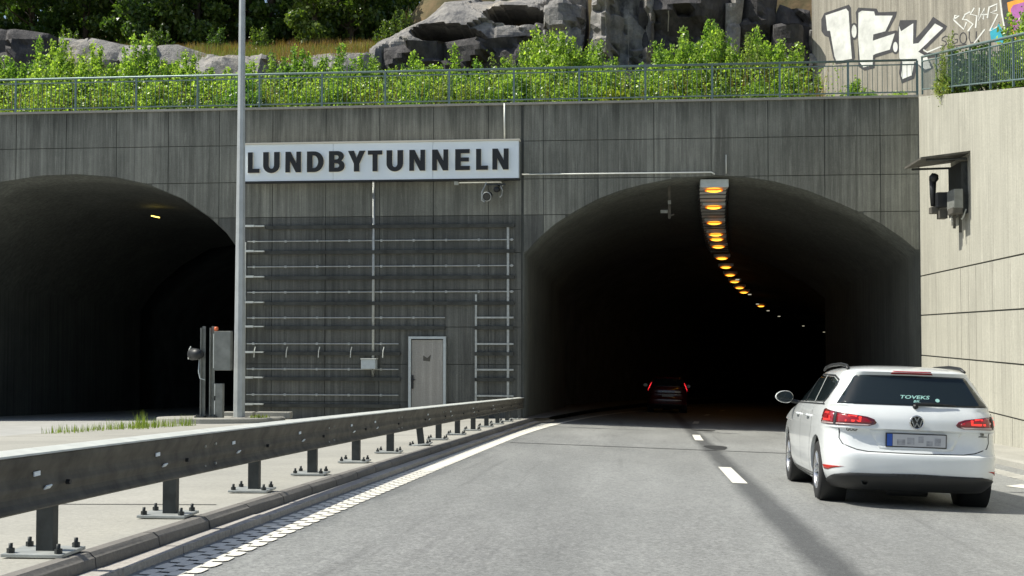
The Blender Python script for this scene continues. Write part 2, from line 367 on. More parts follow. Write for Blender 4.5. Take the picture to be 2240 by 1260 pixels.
# right kerb and ledge
def ledge(y): return [(6.32, zroad(6.32, y)-.05), (6.32, zroad(6.32, y)+.10), (6.40, zroad(6.4, y)+.13), (6.75, zroad(6.75, y)+.14), (7.05, zroad(7, y)+.13), (8.3, zroad(8, y)+.20)]
ys = [-30, -10, 0, 5, 10, 15, 20, 25, 30, 37, 45, 56]; V = []; F = []
for yv in ys: V += [(p[0], yv, p[1]) for p in ledge(yv)]
for j in range(len(ys)-1):
    for i in range(5): a = j*6+i; F.append((a, a+1, a+7, a+6))
tag(link('right_ledge', mesh('right_ledge', V, F, M['median'])), 'low concrete ledge along the foot of the right wall', kind='structure')

# ------------------------------------------------------------------ road markings (children of the road)
def ribbon_bar(mb, x0, x1, y, ph, n=4, pitch=.25, ln=.20, amp=.0625):
    wd = (x1-x0)/n
    for i in range(n):
        s = amp if (i+ph) % 2 else -amp; a = x0+i*wd; b = a+wd; c = (a+b)/2; yc = y+s
        P = [(a-.004, yc-.06), (a+.012, yc-ln/2), (b-.012, yc-ln/2), (b+.004, yc-.06), (b+.004, yc+.06), (b-.012, yc+ln/2), (a+.012, yc+ln/2), (a-.004, yc+.06)]
        dz = .006+(i % 2)*.001
        mb.add([(p[0]+rnd.uniform(-.004, .004), p[1]+rnd.uniform(-.004, .004), zroad(p[0], p[1])+dz) for p in P], [tuple(range(8))])
y = 4.0
while y < 36.9:
    mb = MB(); xr = -2.71+.45*xo(y)+bend(y)*1.4; xl = xr-.32; ribbon_bar(mb, xl, xr, y, 0); mb.build('edge_marking', M['white_paint'], road); y += .25
V, F = strip(lambda y: -2.88+bend(y)*1.4, lambda y: -2.72+bend(y)*1.4, [16+i*.5 for i in range(43)]+[38+i for i in range(40)], lambda x, y: zroad(x, y)+.0085, lambda x, y: zroad(x, y)+.0085)
link('edge_line', mesh('edge_line', V, F, M['white_paint']), road)
for (a, b) in ((4.0, 7.0), (16.2, 19.35), (28.7, 31.9), (41.5, 44.5), (54, 57), (66, 69)):
    V, F = strip(lambda y: 1.10+bend(y), lambda y: 1.29+bend(y), [a+(b-a)*i/6 for i in range(7)], lambda x, y: zroad(x, y)+.006, lambda x, y: zroad(x, y)+.006)
    link('lane_dash', mesh('lane_dash', V, F, M['white_paint']), road)
y = 5.0
while y < 36:
    P = [(5.48, y), (5.85, y+.12), (5.85, y+.25), (5.48, y+.13)]
    mb = MB(); mb.add([(p[0], p[1], zroad(*p)+.006) for p in P], [(0, 1, 2, 3)]); mb.build('edge_marking', M['white_paint'], road); y += .27
P = [(4.86, 17.75), (5.15, 17.1), (5.5, 17.5), (5.2, 18.2)]
mb = MB(); mb.add([(p[0], p[1], zroad(*p)+.006) for p in P], [(0, 1, 2, 3)]); mb.build('arrow_marking', M['white_paint'], road)

# ------------------------------------------------------------------ portal wall
ARC_R = [(-3.55, 3.50), (-3.05, 4.02), (-2.61, 4.39), (-1.95, 4.80), (-1.33, 5.12), (-.7, 5.35), (-.04, 5.52), (.91, 5.70), (2.16, 5.76), (3.0, 5.69), (3.73, 5.57), (4.7, 5.29), (5.58, 4.92), (6.25, 4.60), (6.81, 4.28), (7.35, 3.90), (7.86, 3.45)]
ARC_L = [(-23.2, 3.0), (-22.3, 4.2), (-21.2, 5.1), (-19.88, 5.84), (-18.55, 6.02), (-17.4, 6.05), (-16.19, 5.95), (-15.14, 5.72), (-14.01, 5.26), (-13.14, 4.68), (-12.6, 4.2), (-12.05, 3.45)]
def arc(x):
    for A in (ARC_R, ARC_L):
        if A[0][0] <= x <= A[-1][0]: return float(np.interp(x, [a[0] for a in A], [a[1] for a in A]))
    return None
portal = empty('portal_wall', (0, 37, 0), 'tall board-marked grey concrete wall with two arched tunnel mouths', 'wall')
WT = 7.95; WY = 37.03
outer = [(-30, -3), (-23.2, -3)]+ARC_L+[(-12.05, -3), (-3.55, -3)]+ARC_R+[(7.86, -3), (8.6, -3), (8.6, WT-.03), (-30, WT-.03)]
V, F = slab([outer], lambda u, v: (u, WY-37, v), lambda u, v: (u, WY-37+.9, v))
link('wall_core', fixn(mesh('wall_core', V, F, M['joint'])), portal)
cols = [-29.16, -27.53, -25.9, -24.26, -22.63, -21.0, -19.37, -17.75, -16.13, -14.48, -12.87, -11.2, -9.55, -7.9, -6.26, -4.61, -2.97, -1.35, .29, 1.95, 3.59, 5.2, 6.77, 7.86]
rows = [-2.2, -.9, .22, 1.33, 2.44, 3.54, 4.65, 5.72, 6.85, 7.95]
def panel_piece(x0, x1, z0, z1):
    g = .010; x0 += g; x1 -= g; z0 += g; z1 -= g; xs = sorted(set([x0, x1]+[x for x in [x0+(x1-x0)*i/10 for i in range(1, 10)]]+[e for e in (-23.2, -12.05, -3.55) if x0 < e < x1]))
    out = []; cur = []
    for x in xs:
        # just outside / inside an opening at a jamb
        a = arc(x); lo = z0 if a is None else max(z0, a)
        if a is not None and x in (-23.2, -12.05, -3.55):
            if x == -23.2: cur.append((x, z0, z1)); out.append(cur); cur = []
            elif cur: out.append(cur); cur = [(x, z0, z1)]
            else: cur = [(x, z0, z1)]
            continue
        if lo < z1-.01: cur.append((x, lo, z1))
        elif cur: out.append(cur); cur = []
    if cur: out.append(cur)
    return [c for c in out if len(c) > 1]
for ci in range(len(cols)-1):
    for ri in range(len(rows)-1):
        x0, x1, z0, z1 = cols[ci], cols[ci+1], rows[ri], rows[ri+1]
        for pc in panel_piece(x0, x1, z0, z1):
            n = len(pc); pr = .03+rnd.uniform(0, .006)
            V = [(p[0], WY-37-pr, p[1]) for p in pc]+[(p[0], WY-37-pr, p[2]) for p in pc]+[(p[0], WY-37, p[1]) for p in pc]+[(p[0], WY-37, p[2]) for p in pc]
            F = []
            for i in range(n-1): F += [(i, i+1, n+i+1, n+i), (2*n+i, i+2*n+1, i+1, i)[::-1], (n+i, n+i+1, 3*n+i+1, 3*n+i)]
            F += [(0, n, 3*n, 2*n), (n-1, 3*n-1, 4*n-1, 2*n-1)]
            sooty = z1 < 4.7 and -12.2 < (x0+x1)/2 < -2.9
            link('wall_panel', mesh('wall_panel', V, F, M['sooty' if sooty else 'portal']), portal)
# coping along the top
mb = MB(); mb.box(-30, 7.84, -.06, .95, WT-.015, WT+.05); mb.build('coping', M['median'], portal)

# tunnel tubes
def tunnel(name, A, zf, y0, ymid, yend, label, bendf, grow):
    t = empty(name, (0, 0, 0), label, 'tunnel')
    A = [(a[0]+(.02 if a[0] < (A[0][0]+A[-1][0])/2 else -.02), a[1]-.012) for a in A]; fl = [(A[0][0], -3.2)]+A+[(A[-1][0], -3.2)]; V = []; F = []; n = len(fl); ys = list(np.linspace(y0, ymid, 12))
    mx = (A[0][0]+A[-1][0])/2; V += [(p[0]+(-.12 if p[0] < mx else .12), WY+.03, p[1]+.12 if p[1] > -3 else -8) for p in fl]
    for yv in ys: V += [(p[0], yv, p[1]-SLOPE*(yv-37) if p[1] > -3 else -8) for p in fl]
    ys = [0]+ys
    for j in range(len(ys)-1):
        for i in range(n-1): a = j*n+i; F.append((a, a+1, a+n+1, a+n))
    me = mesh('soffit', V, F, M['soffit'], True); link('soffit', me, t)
    cx = (A[0][0]+A[-1][0])/2; V = []; F = []; ys = [ymid]+list(np.linspace(ymid, yend, 24))
    for k, yv in enumerate(ys):
        g = 1 if k == 0 else grow
        V += [(cx+(p[0]-cx)*g+bendf(yv)-bendf(ymid), yv, (3+(p[1]-3)*g if p[1] > -3 else -12)-SLOPE*(yv-37)) for p in fl]
    for j in range(len(ys)-1):
        for i in range(n-1): a = j*n+i; F.append((a, a+1, a+n+1, a+n))
    F.append(tuple(range((len(ys)-1)*n, len(ys)*n)))
    me = mesh('lining', V, F, M['lining'], True); link('lining', me, t); return t
tunnel('road_tunnel', ARC_R, 0, WY-.028, 56, 158, 'right road tunnel with lit amber lamps along its crown', bend, 1.16)
tunnel('road_tunnel', ARC_L, 0, WY-.028, 56, 120, 'left road tunnel, dark, its edge hidden by the lamp mast', lambda y: .0012*max(0, y-56)**2, 1.05)
V, F = strip(lambda y: -24, lambda y: -11.9, [37+4*i for i in range(6)]+[56+i*5 for i in range(14)], lambda x, y: zmed(x, y)-.02, lambda x, y: zmed(x, y)-.02)
# ------------------------------------------------------------------ right wall
rw = empty('right_wall', (0, 0, 0), 'sunlit pale concrete retaining wall on the right with dark joints', 'wall')
def xw(y): return 7.86+.0164*(y-37)
def ztop(y): return max(3.6, 7.97-.168*(37-y))
ys = [37.6, 37, 30, 24, 18, 11, -40]
V = []; F = []
for yv in ys: V += [(xw(yv)+.03, yv, -3.5), (xw(yv)+.03, yv, ztop(min(yv, 37))-.02), (xw(yv)+.5, yv, ztop(min(yv, 37))-.02), (xw(yv)+.5, yv, -3.5)]
for j in range(len(ys)-1):
    for i in range(3): a = j*4+i; F.append((a, a+1, a+5, a+4))
F.append((0, 1, 2, 3))
link('wall_core', fixn(mesh('wall_core', V, F, M['joint'])), rw)
jy = [37.0]+[on_wall(px, 650).y for px in (2048, 2073, 2102, 2119, 2135, 2171.6, 2211)]
while jy[-1] > 4: jy.append(jy[-1]-1.45)
jz = [-2.6, -.62, .52, 1.66, 2.78]
uy = [37.0, on_wall(2119, 400).y]
while uy[-1] > 2: uy.append(uy[-1]-4.9)
def wpan(y1, y0, z0, za, zb, g=.009, gz=.018):
    y1 -= g; y0 += g; pr = rnd.uniform(0, .005)
    P = [(xw(y1), y1, z0+gz), (xw(y0), y0, z0+gz), (xw(y0), y0, zb-gz), (xw(y1), y1, za-gz)]
    V = [(p[0]-pr, p[1], p[2]) for p in P]+[(p[0]+.03, p[1], p[2]) for p in P]
    mb = MB(); mb.add(V, [(0, 1, 2, 3), (4, 7, 6, 5), (0, 4, 5, 1), (1, 5, 6, 2), (2, 6, 7, 3), (3, 7, 4, 0)]); me = fixn(mb.mesh('wall_panel', M['pale'])); link('wall_panel', me, rw)
for a, b in zip(jy[:-1], jy[1:]):
    for z0, z1 in zip(jz[:-1], jz[1:]):
        if b > 26 or True: wpan(a, b, z0, z1, z1)
for a, b in zip(uy[:-1], uy[1:]): wpan(a, b, 2.78, ztop(a), ztop(b), .007)

# ------------------------------------------------------------------ name sign
def letter(ch):
    s, h = .27, .20
    if ch == 'L': return [[(0, 0), (.64, 0), (.64, h), (s, h), (s, 1), (0, 1)]], .66
    if ch == 'T': return [[(.245, 0), (.515, 0), (.515, 1-h), (.76, 1-h), (.76, 1), (0, 1), (0, 1-h), (.245, 1-h)]], .74
    if ch == 'E': return [[(0, 0), (.70, 0), (.70, h), (s, h), (s, .41), (.65, .41), (.65, .60), (s, .60), (s, 1-h), (.69, 1-h), (.69, 1), (0, 1)]], .68
    if ch == 'N': return [[(0, 0), (.235, 0), (.235, .55), (.52, 0), (.78, 0), (.78, 1), (.545, 1), (.545, .45), (.26, 1), (0, 1)]], .76
    if ch == 'Y': return [[(.265, 0), (.535, 0), (.535, .38), (.82, 1), (.53, 1), (.40, .66), (.27, 1), (-.02, 1), (.265, .38)]], .78
    def ar(cx, cy, rx, ry, a0, a1, n=9): return [(cx+rx*math.cos(R(a)), cy+ry*math.sin(R(a))) for a in np.linspace(a0, a1, n)]
    if ch == 'U': return [[(0, 1)]+ar(.39, .36, .39, .38, 180, 360, 15)+[(.78, 1), (.51, 1)]+ar(.39, .36, .12, .17, 360, 180, 13)+[(.27, 1)]], .74
    if ch == 'D': return [[(0, 0), (.34, 0)]+ar(.34, .5, .46, .5, -80, 80, 13)+[(.34, 1), (0, 1)], [(s, h), (.33, h)]+ar(.33, .5, .20, .30, -80, 80, 11)+[(.33, 1-h), (s, 1-h)]], .76
    if ch == 'B': return [[(0, 0), (.44, 0)]+ar(.44, .285, .33, .285, -80, 60, 9)+ar(.42, .75, .31, .25, -40, 80, 8)+[(.42, 1), (0, 1)], [(s, h), (.4, h)]+ar(.4, .30, .10, .10, -80, 80, 6)+[(.4, .41), (s, .41)], [(s, .6), (.38, .6)]+ar(.38, .70, .09, .10, -80, 80, 6)+[(.38, 1-h), (s, 1-h)]], .73
sg = empty('name_sign', (0, 0, 0), 'long white board sign with dark raised letters reading LUNDBYTUNNELN', 'sign')
SY = 36.55
for (x0, x1) in ((-12.02, -9.22), (-9.21, -6.21), (-6.20, -3.66)):
    mb = MB(); mb.box(x0, x1, SY, SY+.25, 5.70, 6.80); mb.build('board', M['sign'], sg)
mb = MB(); mb.box(-12.06, -3.62, SY-.05, SY+.30, 6.805, 6.85); mb.build('top_trim', M['signedge'], sg)
mb = MB(); mb.box(-12.04, -3.64, SY-.01, SY+.3, 5.655, 5.695); mb.build('bottom_trim', M['black'], sg)
for xb in (-11.2, -9.2, -6.8, -4.4):
    for zz in (5.85, 6.6): mb = MB(); mb.box(xb, xb+.08, SY+.25, 37.0, zz, zz+.08); mb.build('bracket', M['galvdull'], sg)
lx = [145, 255, 415, 570, 728, 868, 1008, 1142, 1306, 1470, 1636, 1786, 1903]   # measured left edges
rx = [230, 375, 528, 692, 842, 990, 1112, 1262, 1420, 1586, 1742, 1872, 2020]
for ch, a, b in zip('LUNDBYTUNNELN', lx, rx):
    pa = at_y(500+a/3.294, 360, SY).x; pb = at_y(500+b/3.294, 360, SY).x; P, wd = letter(ch); k = (pb-pa)/max(p[0] for q in P for p in q)
    zb, hh = 5.94, .62
    V, F = slab(P, lambda u, v: (pa+u*k, SY-.09, zb+v*hh), lambda u, v: (pa+u*k, SY-.004, zb+v*hh))
    me = fixn(mesh('letter', V, F, M['black'])); me.materials.append(M['signedge'])
    for p in me.polygons: p.material_index = 0 if abs(p.normal.y) > .5 else 1
    link('letter', me, sg)

# ------------------------------------------------------------------ rack of rails on the middle wall
rack = empty('cladding_rack', (0, 0, 0), 'rack of horizontal steel rails bolted to the sooty wall under the sign', 'rack')
F0 = 37.0
ends = {4.36: -3.83, 3.60: -3.83, 2.83: -3.83, 2.06: -3.83, 1.33: -5.9, .56: -7.25, -.2: -7.25, -1.0: -7.25}
for z, xe in ends.items():
    mb = MB(); mb.box(-11.4, xe, F0-.10, F0-.02, z-.075, z+.03); mb.build('dark_rail', M['soot'], rack)
    mb = MB(); mb.box(-12.0, -11.4, F0-.20, F0-.02, z, z+.035); mb.box(-11.99, -11.7, F0-.24, F0-.2, z-.01, z+.05); mb.build('rail_end', M['cap'], rack)
    if xe < -5:
        mb = MB(); mb.box(-5.0, -3.85, F0-.10, F0-.02, z-.075, z+.03); mb.build('dark_rail', M['soot'], rack)
for z in (3.92, 3.15, 2.38, 1.61, .83, .07, -.7):
    xe = -3.85 if z > 2.3 else (-5.9 if z > 1 else -7.3)
    mb = MB(); mb.tube([(-11.95, F0-.05, z), (xe, F0-.05, z)], .018, 6)
    for xx in np.arange(-11.75, xe, .98): mb.box(xx-.03, xx+.03, F0-.06, F0, z-.035, z+.035)
    mb.build('thin_rail', M['galv'], rack)
    if z < 2.3: mb = MB(); mb.box(-5.0, -3.85, F0-.09, F0-.04, z-.025, z+.025); mb.build('thin_rail', M['galv'], rack)
mb = MB(); mb.box(-4.05, -3.98, F0-.07, F0-.0, -1.3, 4.3); mb.build('upright', M['galv'], rack)
mb = MB(); mb.box(-5.0, -4.94, F0-.07, F0-.0, -1.3, 2.3); mb.build('upright', M['galv'], rack)
for i, x in enumerate((-11.68, -10.69, -9.7, -8.72, -7.74)):
    mb = MB(); mb.tube([(x+.02, F0-.12, .74), (x-.01, F0-.13, .62), (x-.02, F0-.13, .42)], .014, 6); mb.build('hook', M['cap'], rack)
def pipe(name, pts, r, label, m='galv', cat='pipe'):
    t = MB(); t.tube(pts, r, 8); o = t.build(name, M[m]); return tag(o, label, cat)
pipe('conduit', [(-8.07, F0-.03, 5.69), (-8.07, F0-.03, -.15)], .045, 'pale vertical conduit running down the wall from the sign to the box')
cb = MB(); cb.bevbox(-8.36, -7.93, 36.62, 36.93, .09, .37, .012); cbo = empty('cable_box', (0, 0, 0), 'small pale grey cable box on the wall at the foot of the conduit', 'box'); cb.build('housing', M['box'], cbo)
mb = MB(); mb.box(-8.38, -7.91, 36.6, 36.94, .373, .40); mb.build('lid', M['cap'], cbo)
mb = MB(); mb.tube([(-8.05, 36.8, .09), (-8.0, 36.82, -.1), (-8.12, 36.9, -.12), (-8.15, 36.9, .0)], .012, 5); mb.build('cable', M['black'], cbo)
pipe('conduit', [(-4.12, F0-.05, 7.98), (-4.12, F0-.05, 6.82)], .026, 'short thin pale pipe from the wall top down to the sign', 'cap')
pipe('conduit', [(-3.6, F0-.05, 5.85), (1.95, F0-.05, 5.84), (2.05, F0-.07, 5.78)], .022, 'long thin horizontal pipe from the sign to the tunnel crown', 'cap')
pipe('conduit', [(-12.02, F0-.05, 3.9), (-12.02, F0-.05, -1.2)], .03, 'thin pale vertical pipe just right of the lamp mast', 'cap')
# junction box pipe and camera cluster under the sign
t = empty('pipe_bracket', (0, 0, 0), 'small grey junction box with short horizontal pipe under the sign', 'bracket')
mb = MB(); mb.box(-5.62, -5.50, F0-.12, F0-.03, 5.56, 5.68); mb.build('junction_box', M['box'], t)
mb = MB(); mb.tube([(-5.5, F0-.08, 5.62), (-4.2, F0-.08, 5.62), (-4.16, F0-.2, 5.5)], .02, 6); mb.build('pipe', M['cap'], t)
t = empty('floodlight', (0, 0, 0), 'round dark floodlight on a bent arm hanging under the right end of the sign', 'lamp')
mb = MB(); mb.lathe([(0, 0), (.09, 0), (.125, .08), (.135, .26), (.128, .28), (.10, .27)], (-4.55, 36.75, 5.22), (-.15, -1, -.25), 20); mb.build('housing', M['black'], t)
mb = MB(); mb.lathe([(.13, .275), (.142, .28), (.142, .29), (.12, .288)], (-4.55, 36.75, 5.22), (-.15, -1, -.25), 20); mb.build('ring', M['galv'], t)
mb = MB(); mb.lathe([(0.001, .27), (.12, .27)], (-4.55, 36.75, 5.22), (-.15, -1, -.25), 20); mb.build('lens', M['glass'], t)
mb = MB(); mb.tube([(-4.62, 36.6, 5.58), (-4.74, 36.5, 5.28), (-4.74, 36.5, 5.05), (-4.66, 36.5, 5.0)], .025, 6); mb.build('arm', M['galv'], t)
mb = MB(); mb.box(-4.62, -4.05, 36.55, 36.62, 5.50, 5.54); mb.box(-4.3, -4.24, 36.6, 37.0, 5.5, 5.54); mb.build('bracket', M['darksteel'], t)
t = empty('wall_camera', (0, 0, 0), 'small dark camera beside the round floodlight under the sign', 'camera')
mb = MB(); mb.lathe([(0, 0), (.085, 0), (.085, .28), (.06, .3), (0.0, .3)], (-4.32, 36.85, 5.40), (0, -1, -.1), 16); mb.build('housing', M['black'], t)
mb = MB(); mb.tube([(-4.2, 36.6, 5.48), (-4.14, 36.58, 5.35), (-4.16, 36.58, 5.2), (-4.22, 36.6, 5.14)], .018, 6); mb.build('cable', M['galv'], t)
# steel door
t = empty('steel_door', (-6.42, 36.98, -1.35), 'pale weathered steel door in the sooty wall behind the guardrail', 'door')
mb = MB(); mb.bevbox(-.47, .47, -.09, -.03, .05, 2.30, .01); mb.build('door_leaf', M['door'], t)
for (a, b, c, d, n) in ((-.56, -.485, .0, 2.40, 'jamb'), (.485, .56, .0, 2.40, 'jamb')):
    mb = MB(); mb.box(a, b, -.14, 0, c, d); mb.build(n, M['box'], t)
mb = MB(); mb.box(-.484, .484, -.14, 0, 2.33, 2.40); mb.build('door_head', M['box'], t)
mb = MB(); mb.bevbox(-.47, -.41, -.13, -.09, .85, 1.25, .01); mb.tube([(-.44, -.13, 1.12), (-.44, -.2, 1.12), (-.34, -.2, 1.12)], .018, 6); mb.build('handle', M['black'], t)
mb = MB(); mb.add([(-.12, -.095, 1.68), (.08, -.095, 1.66), (.11, -.095, 1.86), (.0, -.095, 1.76), (-.12, -.095, 1.84)], [(0, 1, 2, 3, 4)]); mb.build('sticker_remnant', M['galvdull'], t)

# ------------------------------------------------------------------ lamp mast, second mast beyond the frame edge
def mast(x, y, label):
    zb = zmed(x, y)+.14; t = empty('lamp_mast', (x, y, zb), label, 'lamp mast', 'lamp masts in the median'); H = 14.2
    mb = MB(); mb.tube([(0, 0, .0), (0, 0, 1.0), (0, 0, H)], [.165, .162, .07], 8); o = mb.build('mast_shaft', M['mast'], t)
    o.data.polygons.foreach_set('use_smooth', [False]*len(o.data.polygons))
    mb = MB(); mb.box(-.21, .21, -.21, .21, -.04, .0); mb.build('base_plate', M['darksteel'], t)
    for s in (-1, 1):
        mb = MB(); mb.tube([(0, 0, H-.1), (s*.4, 0, H+.15), (s*1.3, 0, H+.2)], .035, 6); mb.build('arm', M['mast'], t)
        mb = MB(); mb.bevbox(s*1.7-.42, s*1.7+.42, -.17, .17, H+.12, H+.28, .04); mb.build('lamp_head', M['grey'], t)
    return t
mast(-11.2, 34.0, 'tall tapered grey steel lamp mast standing left of the name sign')
# round concrete island at its foot
t = empty('concrete_island', (0, 0, 0), 'low round concrete island carrying the lamp mast and sign posts', kind='structure')
N = 40; V = []; F = []; cx, cy = -11.7, 34.0
for h, k in ((-.1, 1.0), (.12, 1.0), (.14, .985)): V += [(cx+1.75*k*math.cos(2*math.pi*i/N), cy+1.7*k*math.sin(2*math.pi*i/N), zmed(cx, cy)+h-SLOPE*1.7*math.sin(2*math.pi*i/N)) for i in range(N)]
for j in range(2): F += [(j*N+i, j*N+(i+1) % N, (j+1)*N+(i+1) % N, (j+1)*N+i) for i in range(N)]
F.append(tuple(range(2*N, 3*N))); link('slab', mesh('slab', V, F, M['median']), t)
zt = zmed(cx, cy)+.14
for i, (x, y, a, b, h, lab) in enumerate(((-11.6, 35.2, .9, .35, .10, 'flat pale concrete slab lying behind the foot of the lamp mast'), (-10.5, 35.0, 1.0, .3, .12, 'long flat concrete slab lying right of the lamp mast foot'))):
    mb = MB(); mb.bevbox(x-a/2, x+a/2, y-b/2, y+b/2, zt-.09, zt+h-.03, .02, Matrix.Identity(4)); tag(mb.build('concrete_slab', M['median']), lab, 'slab')

# ------------------------------------------------------------------ sign posts seen from behind
PY = 33.3; zb = zmed(-11.9, PY)+.15
t = empty('signal_post', (0, 0, 0), 'pair of steel posts with grey panels and a hooded signal lamp, left of the mast', 'signal')
for x in (-12.0, -11.74):
    mb = MB(); mb.box(x-.055, x-.03, PY-.06, PY+.06, zb, 1.30); mb.box(x-.03, x+.055, PY+.035, PY+.06, zb, 1.34); mb.build('post', M['grey'], t)
    mb = MB(); mb.box(x-.17, x+.17, PY-.17, PY+.17, zb-.01, zb+.035)
    for s in (-1, 1): mb.tube([(x+s*.12, PY-.12, zb), (x+s*.12, PY-.12, zb+.09)], .018, 6)
    mb.build('foot_plate', M['darksteel'], t)
mb = MB(); mb.bevbox(-11.66, -11.20, PY-.08, PY+.12, .14, 1.21, .015); mb.build('sign_panel', M['grey'], t)
mb = MB(); mb.box(-11.685, -11.662, PY-.08, PY+.06, .2, 1.14); mb.build('panel_edge', M['cap'], t)
mb = MB(); mb.bevbox(-11.62, -11.42, PY-.06, PY+.1, -1.15, -.22, .01); mb.build('lower_panel', M['grey'], t)
mb = MB(); mb.box(-11.645, -11.622, PY-.07, PY+.06, -.55, -.22); mb.box(-11.65, -11.625, PY-.07, PY+.06, -1.12, -.68); mb.build('panel_edge', M['cap'], t)
mb = MB(); mb.tube([(-11.64, PY, 1.19), (-11.64, PY, 1.27)], .03, 8); mb.lathe([(0, .06), (.045, .05), (.06, 0), (.045, -.05), (0, -.06)], (-11.62, PY-.02, 1.27), (0, 0, 1), 12); mb.build('orange_cap', M['orange'], t)
mb = MB(); mb.lathe([(0.0, -.25), (.1, -.24), (.15, -.1), (.17, .14), (.15, .14), (.14, .0), (0, -.02)], (-12.2, PY-.02, .58), (-.85, .5, .0), 20); mb.build('signal_hood', M['black'], t)
mb = MB(); mb.tube([(-12.33, PY-.02, .79), (-12.37, PY-.05, .70), (-12.39, PY-.06, .58), (-12.38, PY-.06, .44)], .018, 6); mb.build('hood_rim', M['cap'], t)
mb = MB(); mb.tube([(-12.1, PY, .45), (-12.08, PY-.1, .1), (-12.03, PY-.12, -.08), (-11.9, PY-.08, -.12)], .015, 6); mb.build('cable', M['box'], t)

# ------------------------------------------------------------------ guardrail
gr = empty('guardrail', (0, 0, 0), 'long dark steel guardrail with pale top cap on bolted posts along the kerb', 'guardrail')
def xp(y): return -3.66+1.25*xo(y)
pys = [2.9, 4.9, 6.88, 8.97, 11.15, 13.31, 15.5, 17.72, 20.0, 22.1, 24.4, 26.7, 29.0, 31.2, 33.4, 35.5]
W = [(.115, .592), (.12, .585), (.118, .56), (.105, .53), (.088, .50), (.08, .475), (.085, .45), (.095, .425), (.095, .41), (.085, .39), (.08, .37), (.09, .345), (.112, .32), (.118, .305), (.105, .295)]
def beam(ya, yb, name='beam'):
    n = 5; ys = np.linspace(ya, yb, n); V = []; F = []; P = W; k = len(P); up = (1, 1)
    for yv in ys:
        x = xp(yv); z = zmed(x, yv); V += [(x+p[0], yv, z+p[1]) for p in P]+[(x+p[0]-.012, yv, z+p[1]) for p in P]
    for j in range(n-1):
        a = j*2*k; b = (j+1)*2*k
        for i in range(k-1): F += [(a+i, b+i, b+i+1, a+i+1), (a+k+i, a+k+i+1, b+k+i+1, b+k+i)]
        F += [(a, a+k, b+k, b), (a+k-1, b+k-1, b+2*k-1, a+2*k-1)]
    F += [tuple([i for i in range(k)]+[k+i for i in range(k-1, -1, -1)])]
    me = fixn(mesh(name, V, F, M['galvdull'])); return link(name, me, gr)
def cap(ya, yb):
    n = 5; V = []; F = []; P = [(.125, .594), (.12, .604), (.015, .622), (.005, .622), (.003, .59), (.01, .59), (.015, .608), (.115, .592)]; k = len(P)
    for yv in np.linspace(ya, yb, n): x = xp(yv); z = zmed(x, yv); V += [(x+p[0], yv, z+p[1]) for p in P]
    for j in range(n-1):
        for i in range(k): F.append((j*k+i, j*k+(i+1) % k, (j+1)*k+(i+1) % k, (j+1)*k+i))
    F += [tuple(range(k)), tuple(range((n-1)*k, n*k))[::-1]]
    return link('cap', fixn(mesh('cap', V, F, M['cap'])), gr)
ya = 1.2
while ya < 37.6: yb = min(ya+4.2, 38.4); beam(ya, yb-.006); cap(ya, yb-.012); ya = yb
for yj in [1.2+4.2*k for k in range(1, 9)]:
    for dy, dz in ((-.12, .50), (.12, .50), (-.12, .345), (.12, .345)):
        mb = MB(); x = xp(yj); mb.tube([(x+.07, yj+dy, zmed(x, yj)+dz), (x+.10, yj+dy, zmed(x, yj)+dz)], .011, 6); mb.build('splice_bolt', M['galv'], gr)
postmb = MB(); postmb.box(-.05, .05, -.035, -.028, 0, .54); postmb.box(-.05, -.043, -.028, .03, 0, .54); postmb.box(.043, .05, -.028, .03, 0, .54)
pm = postmb.mesh('post', M['darksteel'])
pl = MB(); pl.bevbox(-.20, .16, -.15, .15, .012, .032, .004); plm = pl.mesh('base_plate', M['galv'])
g = MB(); g.bevbox(-.16, .12, -.12, .12, -.02, .012, .004); gm = g.mesh('grout_pad', M['kerb'])
bo = MB(); bo.tube([(0, 0, .03), (0, 0, .085)], .012, 8); bo.tube([(0, 0, .033), (0, 0, .058)], .022, 6); bm_ = bo.mesh('bolt', M['darksteel'])
rf = MB(); rf.bevbox(-.002, .006, -.034, .034, -.013, .013, .002); rfm = rf.mesh('reflector', M['sign'])
for i, y in enumerate(pys):
    x = xp(y); p = link('post', pm, gr); p.location = (x, y, zmed(x, y))
    if i == 8: p.rotation_euler = (0, R(-7), 0); p.location.x += .06
    q = link('base_plate', plm, p); link('grout_pad', gm, p)
    for (bx, by) in ((-.16, -.11), (.12, -.11), (-.16, .11), (.12, .11)): b = link('bolt', bm_, p); b.location = (bx, by, 0)
for y in (6.52, 8.42, 10.2, 12.4, 14.8, 16.2, 20.4, 22.9, 26, 29.5):
    x = xp(y); r = link('reflector', rfm, gr); r.location = (x+.095, y, zmed(x, y)+.49); r = link('reflector', rfm, gr); r.location = (x+.100, y+.12, zmed(x, y)+.405); r.rotation_euler = (0, R(40), 0)
for y in pys:
    mb = MB(); x = xp(y); z = zmed(x, y); mb.tube([(x+.11, y, z+.42), (x+.135, y, z+.42)], .016, 6); mb.build('beam_bolt', M['black'], gr)

